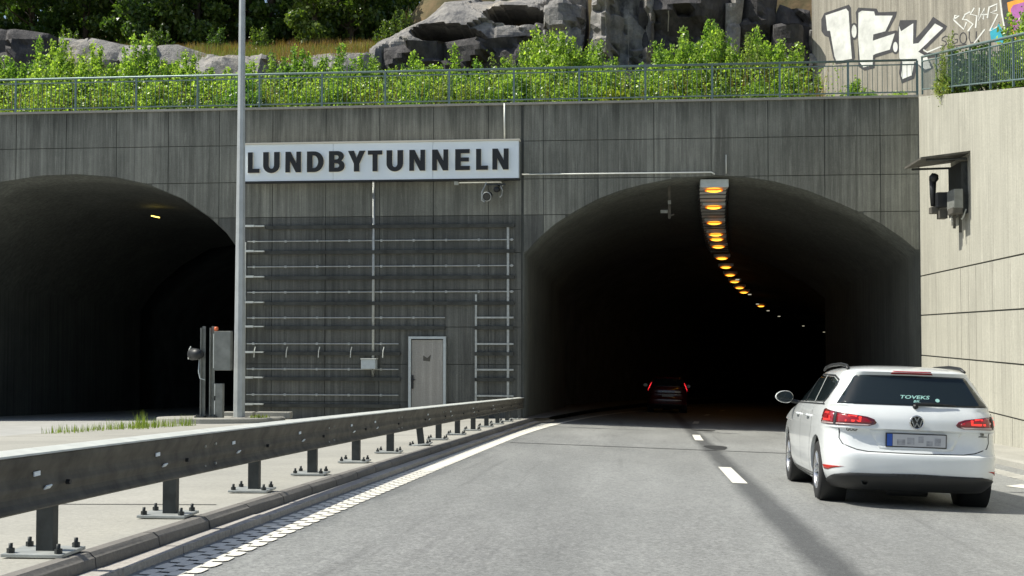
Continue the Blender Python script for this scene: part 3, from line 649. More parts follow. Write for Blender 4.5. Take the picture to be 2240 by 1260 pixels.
# ------------------------------------------------------------------ railings
def railing(name, A, B, nb, h, label, bays=None, sp=.14):
    A = Vector(A); B = Vector(B); t = empty(name, (0, 0, 0), label, 'railing'); L = (B-A).length; d = (B-A)/L; U = Vector((0, 0, 1))
    mb = MB(); mb.tube([A+U*h, B+U*h], .034, 8); mb.build('handrail', M['rail'], t)
    mb = MB(); mb.tube([A+U*(h-.13), B+U*(h-.13)], .02, 6); mb.build('upper_rail', M['rail'], t)
    mb = MB(); mb.tube([A+U*.14, B+U*.14], .022, 6); mb.build('bottom_rail', M['rail'], t)
    pm = MB(); pm.box(-.03, .03, -.02, .02, 0, h-.02); pmm = pm.mesh('post', M['rail'])
    sm = MB(); sm.tube([(0, 0, .14), (0, 0, h-.13)], .0085, 5); smm = sm.mesh('picket', M['rail'])
    ang = math.atan2(d.y, d.x); ps = []
    for i in range(nb+1): ps.append(L*i/nb)
    for s in ps: o = link('post', pmm, t); o.location = A+d*s; o.rotation_euler = (0, 0, ang)
    n = int(L/sp)
    for i in range(1, n):
        s = L*i/n
        if min(abs(s-q) for q in ps) > .05: o = link('picket', smm, t); o.location = A+d*s
    return t
RY = 37.15
railing('railing', (-27.3, RY, 7.98), (7.86, RY, 7.98), 18, 1.07, 'long grey-green railing along the top of the portal wall')
railing('railing', (7.95, 36.9, 8.0), (xw(20)+.12, 20, ztop(20)), 9, 1.08, 'sloping grey-green railing along the top of the right wall', sp=.15)

# ------------------------------------------------------------------ hillside
def ss(a, b, x): x = min(1, max(0, (x-a)/(b-a))); return x*x*(3-2*x)
def zt_(x, y):
    r = ss(-11, -7.5, x); z = 7.86+(1-r)*ss(41.2, 45.8, y)*3.3+r*ss(46.8, 51, y)*8.6+(1-r)*max(0, min(y, 60)-45.8)*.34
    z += .25*noise.noise(Vector((x*.5, y*.5, 0)))*ss(38.5, 41, y)
    return z
xs = list(np.linspace(-48, 8.2, 90)); ys = [37.9]+list(np.linspace(38.6, 60, 44))+[66, 75, 90, 120]
V = [(x, y, zt_(x, y)) for y in ys for x in xs]; n = len(xs)
F = [(j*n+i, j*n+i+1, (j+1)*n+i+1, (j+1)*n+i) for j in range(len(ys)-1) for i in range(n-1)]
tag(link('hillside', mesh('hillside', V, F, M['soil'], True)), 'earth slope with dry grass rising behind the portal wall', kind='structure')
V = [(8.2, 8, 3.4), (30, 8, 3.4), (30, 37, 7.9), (8.2, 37, 7.9), (8.2, 60, 7.9), (30, 60, 7.9)]
tag(link('upper_terrace', mesh('upper_terrace', V, [(0, 1, 2, 3), (3, 2, 5, 4)], M['soil'])), 'earth terrace behind the right wall', kind='structure')

def rock(name, P, Y, label, bulge=.8, lean=.5, step=.11, cav=None, mat='rock', amp=.35, seed=0, back=2.5, marks=None):
    pts = [at_y(x, y, Y) for x, y in P]; pol = [(p.x, p.z) for p in pts]
    T2, T = tri([pol], step); zmin = min(p[1] for p in pol); zmax = max(p[1] for p in pol); n = len(T2)
    seg = [(pol[i], pol[(i+1) % len(pol)]) for i in range(len(pol))]
    def dist(p):
        m = 9
        for a, b in seg:
            dx, dz = b[0]-a[0], b[1]-a[1]; t = max(0, min(1, ((p[0]-a[0])*dx+(p[1]-a[1])*dz)/(dx*dx+dz*dz+1e-9))); m = min(m, math.hypot(p[0]-a[0]-t*dx, p[1]-a[1]-t*dz))
        return m
    V = []
    for (u, v) in T2:
        d = dist((u, v)); q = Vector((u*.9, v*1.2, seed*3.7))
        yv = -bulge*(1-math.exp(-d*2.2))
        yv += amp*.35*noise.fractal(q*1.6, 1, 2, 5)
        cell = noise.voronoi(q*.75)[0]; pc = noise.voronoi(q*.75)[1][0]; hx = noise.cell(pc*7.1+Vector((3, 1, 5))); hz = noise.cell(pc*5.3+Vector((9, 4, 2))); ho = noise.cell(pc*3.7)
        yv += amp*2.2*(hx*(q.x-pc.x/.75)*.8+(hz-.2)*(q.y-pc.y/.75)*.8)+amp*.8*ho+amp*.8*max(0, .05-(cell[1]-cell[0]))/.05
        if cav:
            for (cx, cz, rx, rz, ang, dep) in cav:
                c = at_y(cx, cz, Y); du, dv = u-c.x, v-c.z; ca, sa = math.cos(ang), math.sin(ang); e = ((du*ca+dv*sa)/rx)**2+((-du*sa+dv*ca)/rz)**2
                if e < 1.2: yv += dep*(1-ss(.92, 1.12, e))
        yv += lean*max(0, v-10.4)
        V.append((u, Y+yv, v))
    V += [(u, max(V[i][1], Y)+back, v) for i, (u, v) in enumerate(T2)]
    F = [tuple(t) for t in T]+[(t[2]+n, t[1]+n, t[0]+n) for t in T]+[(a, a+n, b+n, b) for a, b in bound(T)]
    o = link(name, fixn(mesh(name, V, F, M[mat]))); tag(o, label, 'rock')
    if marks:
        bv = BVHTree.FromPolygons([Vector(v) for v in V], F)
        for px, p0, p1 in marks:
            pts2 = []
            for py in np.arange(p0, p1, 9):
                q = at_y(px+rnd.uniform(-1, 1), py, Y); h_ = bv.ray_cast(Vector((q.x, Y-6, q.z)), Vector((0, 1, 0)))
                if h_[0] is not None: pts2.append(h_[0])
            if len(pts2) > 2: mb = MB(); mb.tube(pts2, .022, 5); mb.build('drill_mark', M['gutter'], o)
    return o
rock('rock', [(800, 150), (790, 88), (835, 55), (868, 28), (905, 2), (940, -50), (1196, -60), (1198, 78), (1150, 84), (1105, 90), (1060, 86), (1045, 96), (900, 106), (840, 112), (832, 150)], 44.6, 'huge pale smooth boulder with a dark hollow, above the railing centre', 1.1, .95, .10, [(970, 62, 1.4, .40, -.16, 3.2), (1120, 8, 1.15, .42, -.05, 3.0)], amp=.13, seed=1)
rock('rock', [(838, 240), (842, 108), (900, 100), (1050, 92), (1110, 84), (1195, 80), (1198, 240)], 45.2, 'undercut rock ledge beneath the huge pale boulder, shade put in its dark colour', .3, -.25, .18, mat='rockdarkshade', amp=.3, seed=2, back=1.5)
rock('rock', [(1176, 240), (1186, 60), (1188, -60), (1276, -60), (1280, 20), (1262, 240)], 44.4, 'pale upright rock slab right of the huge boulder', .5, .35, .16, amp=.35, seed=3)
rock('rock', [(1272, 240), (1290, 60), (1300, -60), (1410, -60), (1436, 10), (1418, 240)], 44.7, 'grey fractured rock face in the middle, left of the tall dark rock', .6, .15, .16, [(1372, 60, .75, 1.6, 0, .7)], amp=.3, seed=4, marks=[(1325, -10, 130), (1374, 10, 130), (1416, 10, 130)])
rock('rock', [(1380, 240), (1405, -60), (1600, -60), (1606, 240)], 45.5, 'tall dark rock face behind the bright leafy shrub', .4, .05, .2, mat='rockdarkshade', amp=.35, seed=5, marks=[(1462, 35, 80)])
rock('rock', [(1592, 240), (1588, -60), (1636, -60), (1622, 60), (1612, 240)], 44.6, 'narrow tan rock rib beside the black cleft', .35, .25, .14, amp=.2, seed=6)
rock('rock', [(1600, 240), (1618, 30), (1640, -60), (1705, -60), (1692, 80), (1680, 240)], 45.6, 'black hollow in the cleft left of the graffiti, its shade modelled as dark rock', .5, -.1, .16, mat='rockdarkshade', amp=.2, seed=7)
rock('rock', [(1686, 200), (1692, 40), (1708, 4), (1772, 22), (1778, 80), (1776, 240)], 45.0, 'dark squared rock slab standing beside the graffiti wall', .45, .12, .14, mat='rockdarkshade', amp=.25, seed=8)
rock('rock', [(1764, 210), (1774, 30), (1784, 60), (1792, 240)], 44.9, 'thin rough rock seam against the edge of the graffiti wall', .2, .2, .12, amp=.2, seed=9, back=2)
rock('rock', [(-60, 240), (-60, 58), (40, 62), (96, 68), (102, 240)], 45.2, 'square-edged dark rock block at the far left', .35, .05, .2, mat='rockdarkshade', amp=.2, seed=10)
rock('rock', [(96, 240), (98, 66), (180, 72), (250, 85), (330, 95), (345, 240)], 45.0, 'grey flat-topped rock behind the left shrubs', .5, .5, .18, amp=.25, seed=11)
rock('rock', [(320, 240), (300, 86), (355, 76), (430, 100), (470, 112), (480, 240)], 44.7, 'pale low rock with a dark crack, left of the lamp mast', .5, .9, .16, amp=.25, seed=12)
rock('rock', [(440, 240), (395, 125), (450, 113), (560, 114), (640, 128), (660, 240)], 44.3, 'low pale rock ledge behind the lamp mast', .5, .8, .16, amp=.25, seed=13)
rock('rock', [(620, 240), (640, 118), (730, 100), (800, 104), (830, 240)], 44.6, 'low grey rock left of the huge boulder', .5, .8, .18, amp=.25, seed=14)

# graffiti wall
GA = Vector((6.07, 44.5, 0)); GD = Vector((.6, -.8, 0)); GN = Vector((-.8, -.6, 0))
gw = empty('graffiti_wall', (0, 0, 0), 'weathered tan concrete wall covered with graffiti at the upper right', 'wall')
P0 = GA-GD*.3
mb = MB(); V = []
for s in (0, 17):
    for off in (0, -.5):
        for z in (6.5, 18): q = P0+GD*s+GN*off; V.append((q.x, q.y, z))
mb.add(V, [(0, 1, 5, 4), (2, 6, 7, 3), (1, 3, 7, 5), (0, 2, 3, 1), (4, 5, 7, 6)]); link('wall_face', fixn(mb.mesh('wall_face', M['graffwall'])), gw)
def gpt(cx, cy, off=.004):
    d = ray(1600+cx/3.5, cy/3.5); o = np.array([0, 0, EYE]); n = np.array(GN); a = np.array(GA)
    t = ((a-o)@n)/(d@n); p = o+d*t; return Vector(p)+GN*off
def gpaint(name, polys, m, off):
    P, T = tri(polys); V = [gpt(u, v, off) for u, v in P]; return link(name, mesh(name, V, [tuple(t) for t in T], m), gw)
gb = simple('spray_black', (.06, .06, .065), .8, 0, .3, 5); gwh = simple('spray_white', (.74, .75, .70), .7, 0, .2, 2.5); gor = simple('spray_orange', (.85, .36, .04), .7, 0, .1); gpu = simple('spray_purple', (.42, .13, .38), .7, 0, .15); gcy = simple('spray_cyan', (.03, .38, .50), .7, 0, .15)
def ell(cx, cy, rx, ry, n=18, tilt=0): return [(cx+rx*math.cos(a)*math.cos(tilt)-ry*math.sin(a)*math.sin(tilt), cy+rx*math.cos(a)*math.sin(tilt)+ry*math.sin(a)*math.cos(tilt)) for a in np.linspace(0, 2*math.pi, n+1)[:-1]]
gpaint('graffiti_outline', [[(688, 150), (712, 100), (900, 35), (916, 60), (922, 200), (948, 440), (936, 472), (800, 492), (778, 440), (745, 285), (715, 275), (690, 240)]], gb, .004)
gpaint('graffiti_letter', [[(722, 118), (880, 66), (898, 88), (912, 300), (924, 450), (806, 472), (790, 430), (757, 236), (735, 236)]], gwh, .009)
gpaint('graffiti_dot_outline', [ell(941, 240, 34, 66)], gb, .006); gpaint('graffiti_dot', [ell(941, 240, 19, 50)], gwh, .011)
gpaint('graffiti_outline', [[(952, 95), (972, 58), (1112, 66), (1126, 94), (1268, 88), (1258, 132), (1198, 244), (1262, 232), (1290, 262), (1242, 398), (1102, 442), (1096, 522), (1020, 542), (972, 510), (968, 300)]], gb, .0045)
gpaint('graffiti_letter', [[(974, 98), (1000, 82), (1094, 88), (1102, 120), (1236, 120), (1180, 240), (1088, 264), (1084, 312), (1252, 256), (1214, 380), (1108, 412), (1086, 424), (1082, 500), (1012, 516), (986, 480), (972, 300)]], gwh, .0095)
gpaint('graffiti_dot_outline', [ell(1257, 360, 31, 55)], gb, .0065); gpaint('graffiti_dot', [ell(1257, 360, 18, 39)], gwh, .0115)
gpaint('graffiti_outline', [[(1272, 240), (1290, 155), (1420, 153), (1414, 290), (1500, 195), (1545, 128), (1652, 200), (1640, 228), (1468, 398), (1590, 408), (1600, 432), (1505, 446), (1550, 520), (1480, 560), (1424, 492), (1400, 602), (1304, 640), (1284, 560), (1296, 460), (1272, 300)]], gb, .005)
gpaint('graffiti_letter', [[(1284, 196), (1300, 240), (1394, 178), (1392, 336), (1434, 330), (1560, 180), (1622, 214), (1432, 396), (1500, 436), (1528, 520), (1486, 532), (1402, 470), (1384, 576), (1312, 606), (1300, 580), (1312, 480), (1286, 440)]], gwh, .010)
def stroke(name, pts, wd, m, off):
    V = []; F = []; pts = [Vector((p[0], p[1], 0)) for p in pts]; k = len(pts)
    for i, p in enumerate(pts):
        d = (pts[min(i+1, k-1)]-pts[max(i-1, 0)]).normalized(); q = Vector((-d.y, d.x, 0)); a = p+q*wd/2; b = p-q*wd/2
        V += [gpt(a.x, a.y, off), gpt(b.x, b.y, off)]
    F = [(2*i, 2*i+1, 2*i+3, 2*i+2) for i in range(k-1)]; return link(name, mesh(name, V, F, m), gw)
def arcp(cx, cy, rx, ry, a0, a1, n=12): return [(cx+rx*math.cos(R(a)), cy+ry*math.sin(R(a))) for a in np.linspace(a0, a1, n)]
for pts in ([(1662, 282), (1640, 276), (1615, 292), (1612, 308), (1640, 318), (1648, 335), (1630, 352), (1602, 348)],
            [(1735, 262), (1712, 258), (1690, 280), (1685, 312), (1700, 335), (1728, 325), (1732, 300), (1712, 302)],
            arcp(1775, 292, 26, 42, 0, 375, 16), [(1822, 240), (1820, 290), (1832, 330), (1872, 318), (1876, 240)], [(1650, 362), (1800, 338)]):
    stroke('graffiti_tag', pts, 8, gb, .005)
for pts in ([(1700, 150), (1745, 120), (1712, 118), (1705, 155), (1780, 225), (1800, 170)], [(1830, 90), (1790, 110), (1770, 150), (1800, 150), (1850, 185), (1810, 240)],
            [(1860, 60), (1830, 110), (1880, 120), (1870, 215)], [(1900, 60), (1890, 160), (1940, 60), (1930, 150), (1905, 115), (1960, 110)], [(1975, 50), (1960, 140)], [(1975, 55), (2035, 30), (2030, 80), (1985, 95), (2040, 110), (1975, 240), (2035, 205)], [(1940, 225), (1860, 330)], [(1610, 355), (1500, 400), (1470, 380)]):
    stroke('graffiti_tag', pts, 11, gwh, .006)
gpaint('graffiti_cloud', [[(1980, 250), (1990, 215), (2030, 215), (2045, 180), (2080, 240), (2100, 230), (2105, 330), (1990, 320)]], gcy, .004)
gpaint('graffiti_piece', [[(2066, -20), (2500, -140), (2500, 330), (2110, 330), (2082, 120)]], gb, .0045)
gpaint('graffiti_piece', [[(2112, 20), (2500, -100), (2500, 330), (2165, 330), (2128, 130)]], gor, .009)
gpaint('graffiti_piece', [[(2140, 70), (2160, 40), (2500, -60), (2500, 330), (2190, 330), (2150, 200)]], gpu, .0135)
stroke('graffiti_piece_rim', [(2058, 0), (2072, 110), (2095, 240)], 12, gwh, .0055)
gpaint('graffiti_spot', [ell(2236, 130, 16, 30)], gb, .018)

# ------------------------------------------------------------------ vegetation
rng = np.random.default_rng(5)
def leaves(C, size, rg, stretch=1.6):
    n = len(C); a = rg.normal(size=(n, 3)); a /= np.linalg.norm(a, axis=1)[:, None]; b = rg.normal(size=(n, 3)); b = np.cross(a, b); b /= np.linalg.norm(b, axis=1)[:, None]
    s = size*rg.uniform(.45, 1.45, (n, 1)); V = np.empty((n*4, 3)); V[0::4] = C-a*s*stretch/2; V[1::4] = C+b*s/2; V[2::4] = C+a*s*stretch/2; V[3::4] = C-b*s/2
    return V, n
def leafmesh(name, C, size, m, rg, stretch=1.6):
    V, n = leaves(C, size, rg, stretch); me = bpy.data.meshes.new(name); me.vertices.add(n*4); me.vertices.foreach_set('co', V.ravel()); me.loops.add(n*4); me.loops.foreach_set('vertex_index', np.arange(n*4))
    me.polygons.add(n); me.polygons.foreach_set('loop_start', np.arange(0, n*4, 4)); me.polygons.foreach_set('loop_total', np.full(n, 4)); me.materials.append(m); me.update(calc_edges=True); return me
def shrub_mesh(seed, h, r, shoots, per, m, size=.075):
    rg = np.random.default_rng(seed); C = []; st = MB()
    for k in range(shoots):
        a = rg.uniform(0, 2*math.pi); q = rg.uniform(0, 1)**.6; hh = h*(1-.4*q)*rg.uniform(.5, 1.08); bx, by = .25*r*math.cos(a)*q, .25*r*math.sin(a)*q; tx, ty = r*q*math.cos(a), r*q*math.sin(a)
        n = int(per*hh/h*1.3); t = rg.uniform(0.05, 1, n)**.8
        px = bx+(tx-bx)*np.sqrt(t); py = by+(ty-by)*np.sqrt(t); pz = hh*t
        sp = (.05+.17*(1-t))*rg.uniform(.3, 1.4, n); d = rg.normal(size=(n, 3))
        C.append(np.stack([px, py, pz], 1)+d*sp[:, None]); st.tube([(bx, by, 0), (bx+(tx-bx)*.7, by+(ty-by)*.7, hh*.5), (tx, ty, hh*.98)], [.014, .01, .004], 4, False)
    C = np.concatenate(C); C[:, 2] = np.maximum(C[:, 2], .03)
    return leafmesh('foliage', C, size, m, rg), st.mesh('stem', M['bark'])
SM = [shrub_mesh(100+i, 2.35, 1.0, 44, 360, M['leaf'], .048) for i in range(5)]
SD = [shrub_mesh(200+i, 1.4, .85, 32, 260, M['leaf'], .047) for i in range(3)]
SM[1] = shrub_mesh(151, 2.3, .9, 28, 260, M['leafolive'], .043); SM[4] = shrub_mesh(154, 2.5, .8, 26, 300, M['leaf'], .05); SD[1] = shrub_mesh(251, 1.3, .8, 26, 190, M['leafolive'], .042)
SYW = shrub_mesh(300, 1.0, .6, 14, 80, M['leafyellow'], .09)
SV = [shrub_mesh(400+i, 1.6, .75, 20, 100, M['leafdark'], .07) for i in range(2)]
def shrub(ms, x, y, z, s, label, rz=0, sz=None, group='shrubs behind the portal railing', cat='shrub'):
    t = empty('shrub', (x, y, z), label, cat, group); t.scale = (s, s, sz or s); t.rotation_euler = (0, 0, rz); link('foliage', ms[0], t); link('stem', ms[1], t); return t
# height outline of the shrub belt read along the railing: pixel x -> pixel y of the tops
TOPX = [-60, 0, 60, 100, 160, 230, 290, 350, 420, 500, 600, 680, 760, 800, 900, 980, 1060, 1120, 1180, 1230, 1300, 1340, 1390, 1430, 1480, 1560, 1640, 1700, 1750, 1790]
TOPY = [95, 100, 85, 76, 90, 98, 96, 92, 122, 128, 106, 105, 100, 92, 118, 110, 105, 100, 60, 48, 96, 135, 150, 105, 70, 36, 58, 72, 98, 150]
ORD = ['first', 'second', 'third', 'fourth', 'fifth', 'sixth', 'seventh', 'eighth', 'ninth', 'tenth', 'eleventh', 'twelfth', 'thirteenth', 'fourteenth', 'fifteenth', 'sixteenth', 'seventeenth', 'eighteenth', 'nineteenth', 'twentieth', 'twenty-first', 'twenty-second', 'twenty-third', 'twenty-fourth', 'twenty-fifth', 'twenty-sixth', 'twenty-seventh', 'twenty-eighth', 'twenty-ninth', 'thirtieth', 'thirty-first', 'thirty-second', 'thirty-third']+['thirty-'+q for q in ('fourth', 'fifth', 'sixth', 'seventh', 'eighth', 'ninth')]+['fortieth']+['forty-'+q for q in ('first', 'second', 'third', 'fourth', 'fifth', 'sixth')]
i = 0; px = -70
while px < 1790:
    Y = 40.4+rnd.uniform(-.4, .5); top = at_y(px, np.interp(px, TOPX, TOPY), Y).z; x = at_y(px, 150, Y).x; h = top-7.9; s = max(.5, h/2.15*rnd.uniform(.80, 1.02))
    shrub(SM[i % 5], x, Y, 7.85, min(1.1, max(.8, s)), 'tall bright green shrub in the back row, %s from the left' % ORD[i], rnd.uniform(0, 6), s, 'tall shrubs in the back row'); i += 1; px += 40 if px < 420 else 50
i = 0; px = -60
while px < 1760:
    Y = 38.75+rnd.uniform(-.3, .4); x = at_y(px, 200, Y).x
    lab = 'low leafy shrub directly behind the railing, %s from the left' % ORD[i]
    shrub(SD[i % 3], x, Y, 7.85, rnd.uniform(.5, 1.2), lab, rnd.uniform(0, 6), None, 'low shrubs in the front row'); i += 1; px += 66
shrub(SM[2], at_y(1230, 0, 39.9).x, 39.9, 7.85, .9, 'tall pale green shrub rising in front of the upright rock slab', 1, 1.33)
shrub(SM[3], at_y(1560, 0, 39.8).x, 39.8, 7.85, 1.0, 'tallest dark-stemmed green shrub rising before the dark rock face', 2, 1.38)
shrub(SM[1], at_y(1640, 0, 39.8).x, 39.8, 7.85, .9, 'tall green shrub in front of the black rock hollow', 3, 1.3)
shrub(SM[0], at_y(1500, 0, 39.5).x, 39.5, 7.85, .95, 'broad green shrub left of the tallest one', 4, 1.12)
for k, (px, Y, s) in enumerate(((1330, 38.3, 1.0), (1290, 38.5, .9), (1370, 38.4, .85), (1455, 39.2, 1.3))): shrub(SYW, at_y(px, 200, Y).x, Y, 7.86, s, ['yellow-green shrub behind the middle of the railing', 'small yellow-green shrub left of the other yellow ones', 'small yellow-green shrub right of the other yellow ones', 'larger yellow-green shrub before the dark rock face'][k], k)
shrub(SD[0], at_y(1870, 160, 40).x, 40, 7.86, .75, 'small bushy shrub in front of the graffiti letters', 1, .9)
for k, px in enumerate((1905, 1935, 1965)): shrub(SD[k], at_y(px, 200, 38.6).x, 38.6, 7.86, .6, 'low shrub behind the right end of the portal railing, %s of three' % ORD[k], k, .42)
# shrubs on the right terrace
for k, (px, yv, s, sz, m, lab) in enumerate(((2078, 34.0, .42, .95, SM[1], 'leafy green bush overhanging the corner of the right wall'), (2062, 33.8, .5, .45, SD[1], 'low green bush spilling over the right wall corner'), (2120, 33.4, .9, .95, SV[0], 'dark green bush behind the sloping railing, nearest the corner'), (2165, 32.6, .9, 1.0, SV[1], 'dark green bush behind the sloping railing, in the middle'), (2215, 31.0, .9, .9, SV[0], 'dark green bush behind the sloping railing at the frame edge'), (2260, 29.5, .9, 1.0, SM[3], 'green bush behind the sloping railing, beyond the frame edge'))):
    q = at_y(px, 200, yv); shrub(m, max(q.x, xw(yv)+(.1 if k < 2 else .5)), yv, ztop(yv)-(.05 if k else .35), s, lab, k*1.7, sz, 'bushes on the right terrace')
# undergrowth
C = np.stack([rng.uniform(-22, 6.0, 80000), rng.uniform(38, 41.8, 80000), 7.9+rng.uniform(0, 1, 80000)**1.5*1.4], 1); C = C[(C[:, 0] < 3.6) | (rng.uniform(size=len(C)) < .15)]
tag(link('undergrowth', leafmesh('undergrowth', C, .05, M['leaf'], rng)), 'dense bright green undergrowth filling the bed behind the railing', kind='stuff')
def blades(name, boxes, n, h, m, label, seed=1, wd=.012):
    rg = np.random.default_rng(seed); V = []; F = []
    for (x0, x1, y0, y1, zf, k, hh) in boxes:
        for _ in range(k):
            x, y = rg.uniform(x0, x1), rg.uniform(y0, y1); z = zf(x, y)-.03; a = rg.uniform(0, 6.28); b = rg.uniform(0, .35)*hh; L = hh*rg.uniform(.5, 1.2); dx, dy = wd*math.cos(a+1.57), wd*math.sin(a+1.57); i = len(V)
            V += [(x-dx, y-dy, z), (x+dx, y+dy, z), (x+b*.4*math.cos(a)+dx*.6, y+b*.4*math.sin(a)+dy*.6, z+L*.55), (x+b*.4*math.cos(a)-dx*.6, y+b*.4*math.sin(a)-dy*.6, z+L*.55), (x+b*math.cos(a), y+b*math.sin(a), z+L)]
            F += [(i, i+1, i+2, i+3), (i+3, i+2, i+4)]
    return tag(link(name, mesh(name, V, F, m)), label, kind='stuff')
blades('dry_grass', [(-24, -9.5, 46, 50.5, zt_, 26000, .55), (-14, -7, 44.8, 47.5, zt_, 6000, .6), (-9, -7.2, 46, 48, zt_, 3000, .9)], 0, 0, M['dry'], 'tufts of dry orange grass along the top of the rocks', 3, .016)
blades('green_grass', [(-24, -10, 45.5, 49, zt_, 9000, .6)], 0, 0, M['grass'], 'green grass growing among the rocks', 4, .016)
blades('roadside_grass', [(-12.85, -12.1, 25.5, 28.5, zmed, 200, .20), (-12.6, -11.5, 28, 31.0, zmed, 330, .25), (-12.2, -11.9, 29, 29.5, zmed, 60, .42), (-11.6, -11.3, 30.4, 31.0, zmed, 60, .30)], 0, 0, M['grass'], 'sparse clump of green grass at the edge of the concrete median', 6, .009)
blades('island_grass', [(-10.75, -10.3, 33.3, 33.9, lambda x, y: zt, 160, .14)], 0, 0, M['grass'], 'tiny tuft of grass on the round concrete island', 7, .012)
blades('dry_stalks', [(-22, 5.5, 38.3, 41.5, lambda x, y: 7.9, 2600, 1.5)], 0, 0, M['dry'], 'thin brown dry stalks standing among the green shrubs', 9, .012)
# woodland trees
def tree_mesh(seed, h, r, n, size, m):
    rg = np.random.default_rng(seed); C = []; tr = MB(); tr.tube([(0, 0, -.5), (.1, .05, h*.4), (-.05, .1, h*.85)], [.16, .11, .03], 7)
    for k in range(34):
        a = rg.uniform(0, 6.28); zz = h*rg.uniform(.08, 1); q = r*math.sqrt(max(.05, 1-((zz/h-.5)/.58)**2))*rg.uniform(.25, 1); c = np.array([q*math.cos(a), q*math.sin(a), zz]); cr = rg.uniform(.4, .95)
        p = rg.normal(size=(n//34, 3)); p /= np.linalg.norm(p, axis=1)[:, None]; p *= (rg.uniform(0, 1, (n//34, 1))**.4)*cr; p[:, 2] *= .65; C.append(c+p)
        if k % 2 == 0: tr.tube([(0, 0, zz*.6), tuple(c*.6+np.array([0, 0, zz*.15])), tuple(c)], [.045, .03, .01], 5, False)
    return leafmesh('crown', np.concatenate(C), size, m, rg), tr.mesh('trunk', M['bark'])
TM = [tree_mesh(500+i, 7.5, 2.3, 13000, .12, M['leafdark']) for i in range(4)]
tlabs = ['dark leafy tree at the upper left corner of the hillside', 'dark leafy tree second from the left on the hilltop', 'dark leafy tree above the left rocks, third from the left', 'light-flecked tree with visible trunk, left of the lamp mast', 'dark leafy tree directly left of the lamp mast top', 'dark leafy tree directly right of the lamp mast top', 'dark leafy tree between the mast and the huge boulder', 'dark leafy tree nearest the huge boulder']
for k, px in enumerate((-60, 70, 190, 310, 430, 590, 690, 770)):
    Y = 52+(k % 3)*1.0; x = at_y(px, 40, Y).x; t = empty('tree', (x, Y, zt_(x, Y)-.4), tlabs[k], 'tree', 'trees on the hilltop'); t.rotation_euler = (0, 0, k*1.3); t.scale = (1, 1, 1.1)
    link('crown', TM[k % 4][0], t); link('trunk', TM[k % 4][1], t)
for k, px in enumerate((-100, 60, 200, 340, 480, 620, 760, 860)):
    Y = 57; x = at_y(px, 40, Y).x; t = empty('tree', (x, Y, zt_(x, Y)-.6), 'dark background tree in the rear row, %s from the left' % ORD[k], 'tree', 'trees on the hilltop, rear row'); t.rotation_euler = (0, 0, k*2.1); t.scale = (1.15, 1.15, 1.4)
    link('crown', TM[(k+1) % 4][0], t); link('trunk', TM[(k+1) % 4][1], t)
for k, (px, py) in enumerate(((150, 90), (330, 60), (350, 90), (480, 85), (570, 90), (850, 40), (880, 10))):
    Y = 49.5; q = at_y(px, py, Y); shrub(SV[k % 2], q.x, Y, zt_(q.x, Y)-.1, .8, 'dark bush on the hilltop among dry grass, %s from the left' % ORD[k], k, 1.0, 'bushes among the dry grass')
V = [(-60, 64, 8), (4, 64, 8), (4, 64, 30), (-60, 64, 30)]
C = np.stack([rng.uniform(-34, -2, 30000), rng.uniform(60, 63, 30000), rng.uniform(11, 26, 30000)], 1)
tag(link('far_wood', leafmesh('far_wood', C, .3, M['leafdark'], rng)), 'dark wood closing the view behind the hilltop trees', kind='stuff')

# ------------------------------------------------------------------ tunnel lamps and ceiling trays
hb = MB(); hb.bevbox(-.41, .41, -.28, .28, 0, .24, .02); hbm = hb.mesh('housing', M['box'])
ln = MB(); ln.lathe([(0, -.06), (.10, -.05), (.19, -.025), (.22, 0)], (0, 0, 0), (0, 0, 1), 20); lnm = ln.mesh('lens', M['amber'])
rm = MB(); rm.lathe([(.215, .0), (.27, -.012), (.27, .02), (.2, .03)], (0, 0, 0), (0, 0, 1), 20); rmm = rm.mesh('rim', M['amberdim'])
def zl(y): return 5.40-SLOPE*(y-37)
def xl_(y): t = y-37; return 2.03+.045*t+t*t/800
LY = [37.6, 41.2, 45.2, 48.7, 50.3, 53, 57.8, 62.2, 66.6, 70.9, 75.3, 79, 92.6]
ordn = ['nearest the tunnel mouth', 'second from the tunnel mouth', 'third from the tunnel mouth', 'fourth from the tunnel mouth', 'fifth from the tunnel mouth', 'sixth from the tunnel mouth', 'seventh from the tunnel mouth', 'eighth from the tunnel mouth', 'ninth from the tunnel mouth', 'tenth from the tunnel mouth', 'eleventh from the tunnel mouth', 'twelfth from the tunnel mouth', 'farthest of all']
for k, y in enumerate(LY):
    t = empty('tunnel_lamp', (xl_(y), y, zl(y)), 'lit oval amber tunnel lamp, '+ordn[k], 'lamp', 'amber lamps along the tunnel crown')
    if k > 0: q = link('housing', hbm, t); q.location = (0, 0, .05); q.scale = (.9, .8, .6)
    else: q = link('housing', hbm, t); q.location = (0, -.1, .06)
    l = link('lens', lnm, t); l.scale = (1.05, 1.35, 1); l.rotation_euler = (R(8), 0, 0); l = link('rim', rmm, t); l.scale = (.98, 1.2, 1)
for k, (y) in enumerate((69.2, 80.5, 90.0, 98, 106, 123, 137, 150)):
    mb = MB(); mb.bevbox(-.10, .10, -.1, .1, -.025, .025, .01); o = mb.build('tunnel_lamp', M['whitelit']); o.location = (xl_(y)+(.25 if k < 2 else 0), y, zl(y)-.02); tag(o, 'tiny white tunnel lamp far inside, %s in the row' % ORD[k], 'lamp', 'small white lamps deep in the tunnel')
tr = empty('ceiling_tray', (0, 0, 0), 'row of grey ceiling tray panels and dark crossbars between the amber lamps', 'cable tray')
y = 37.9
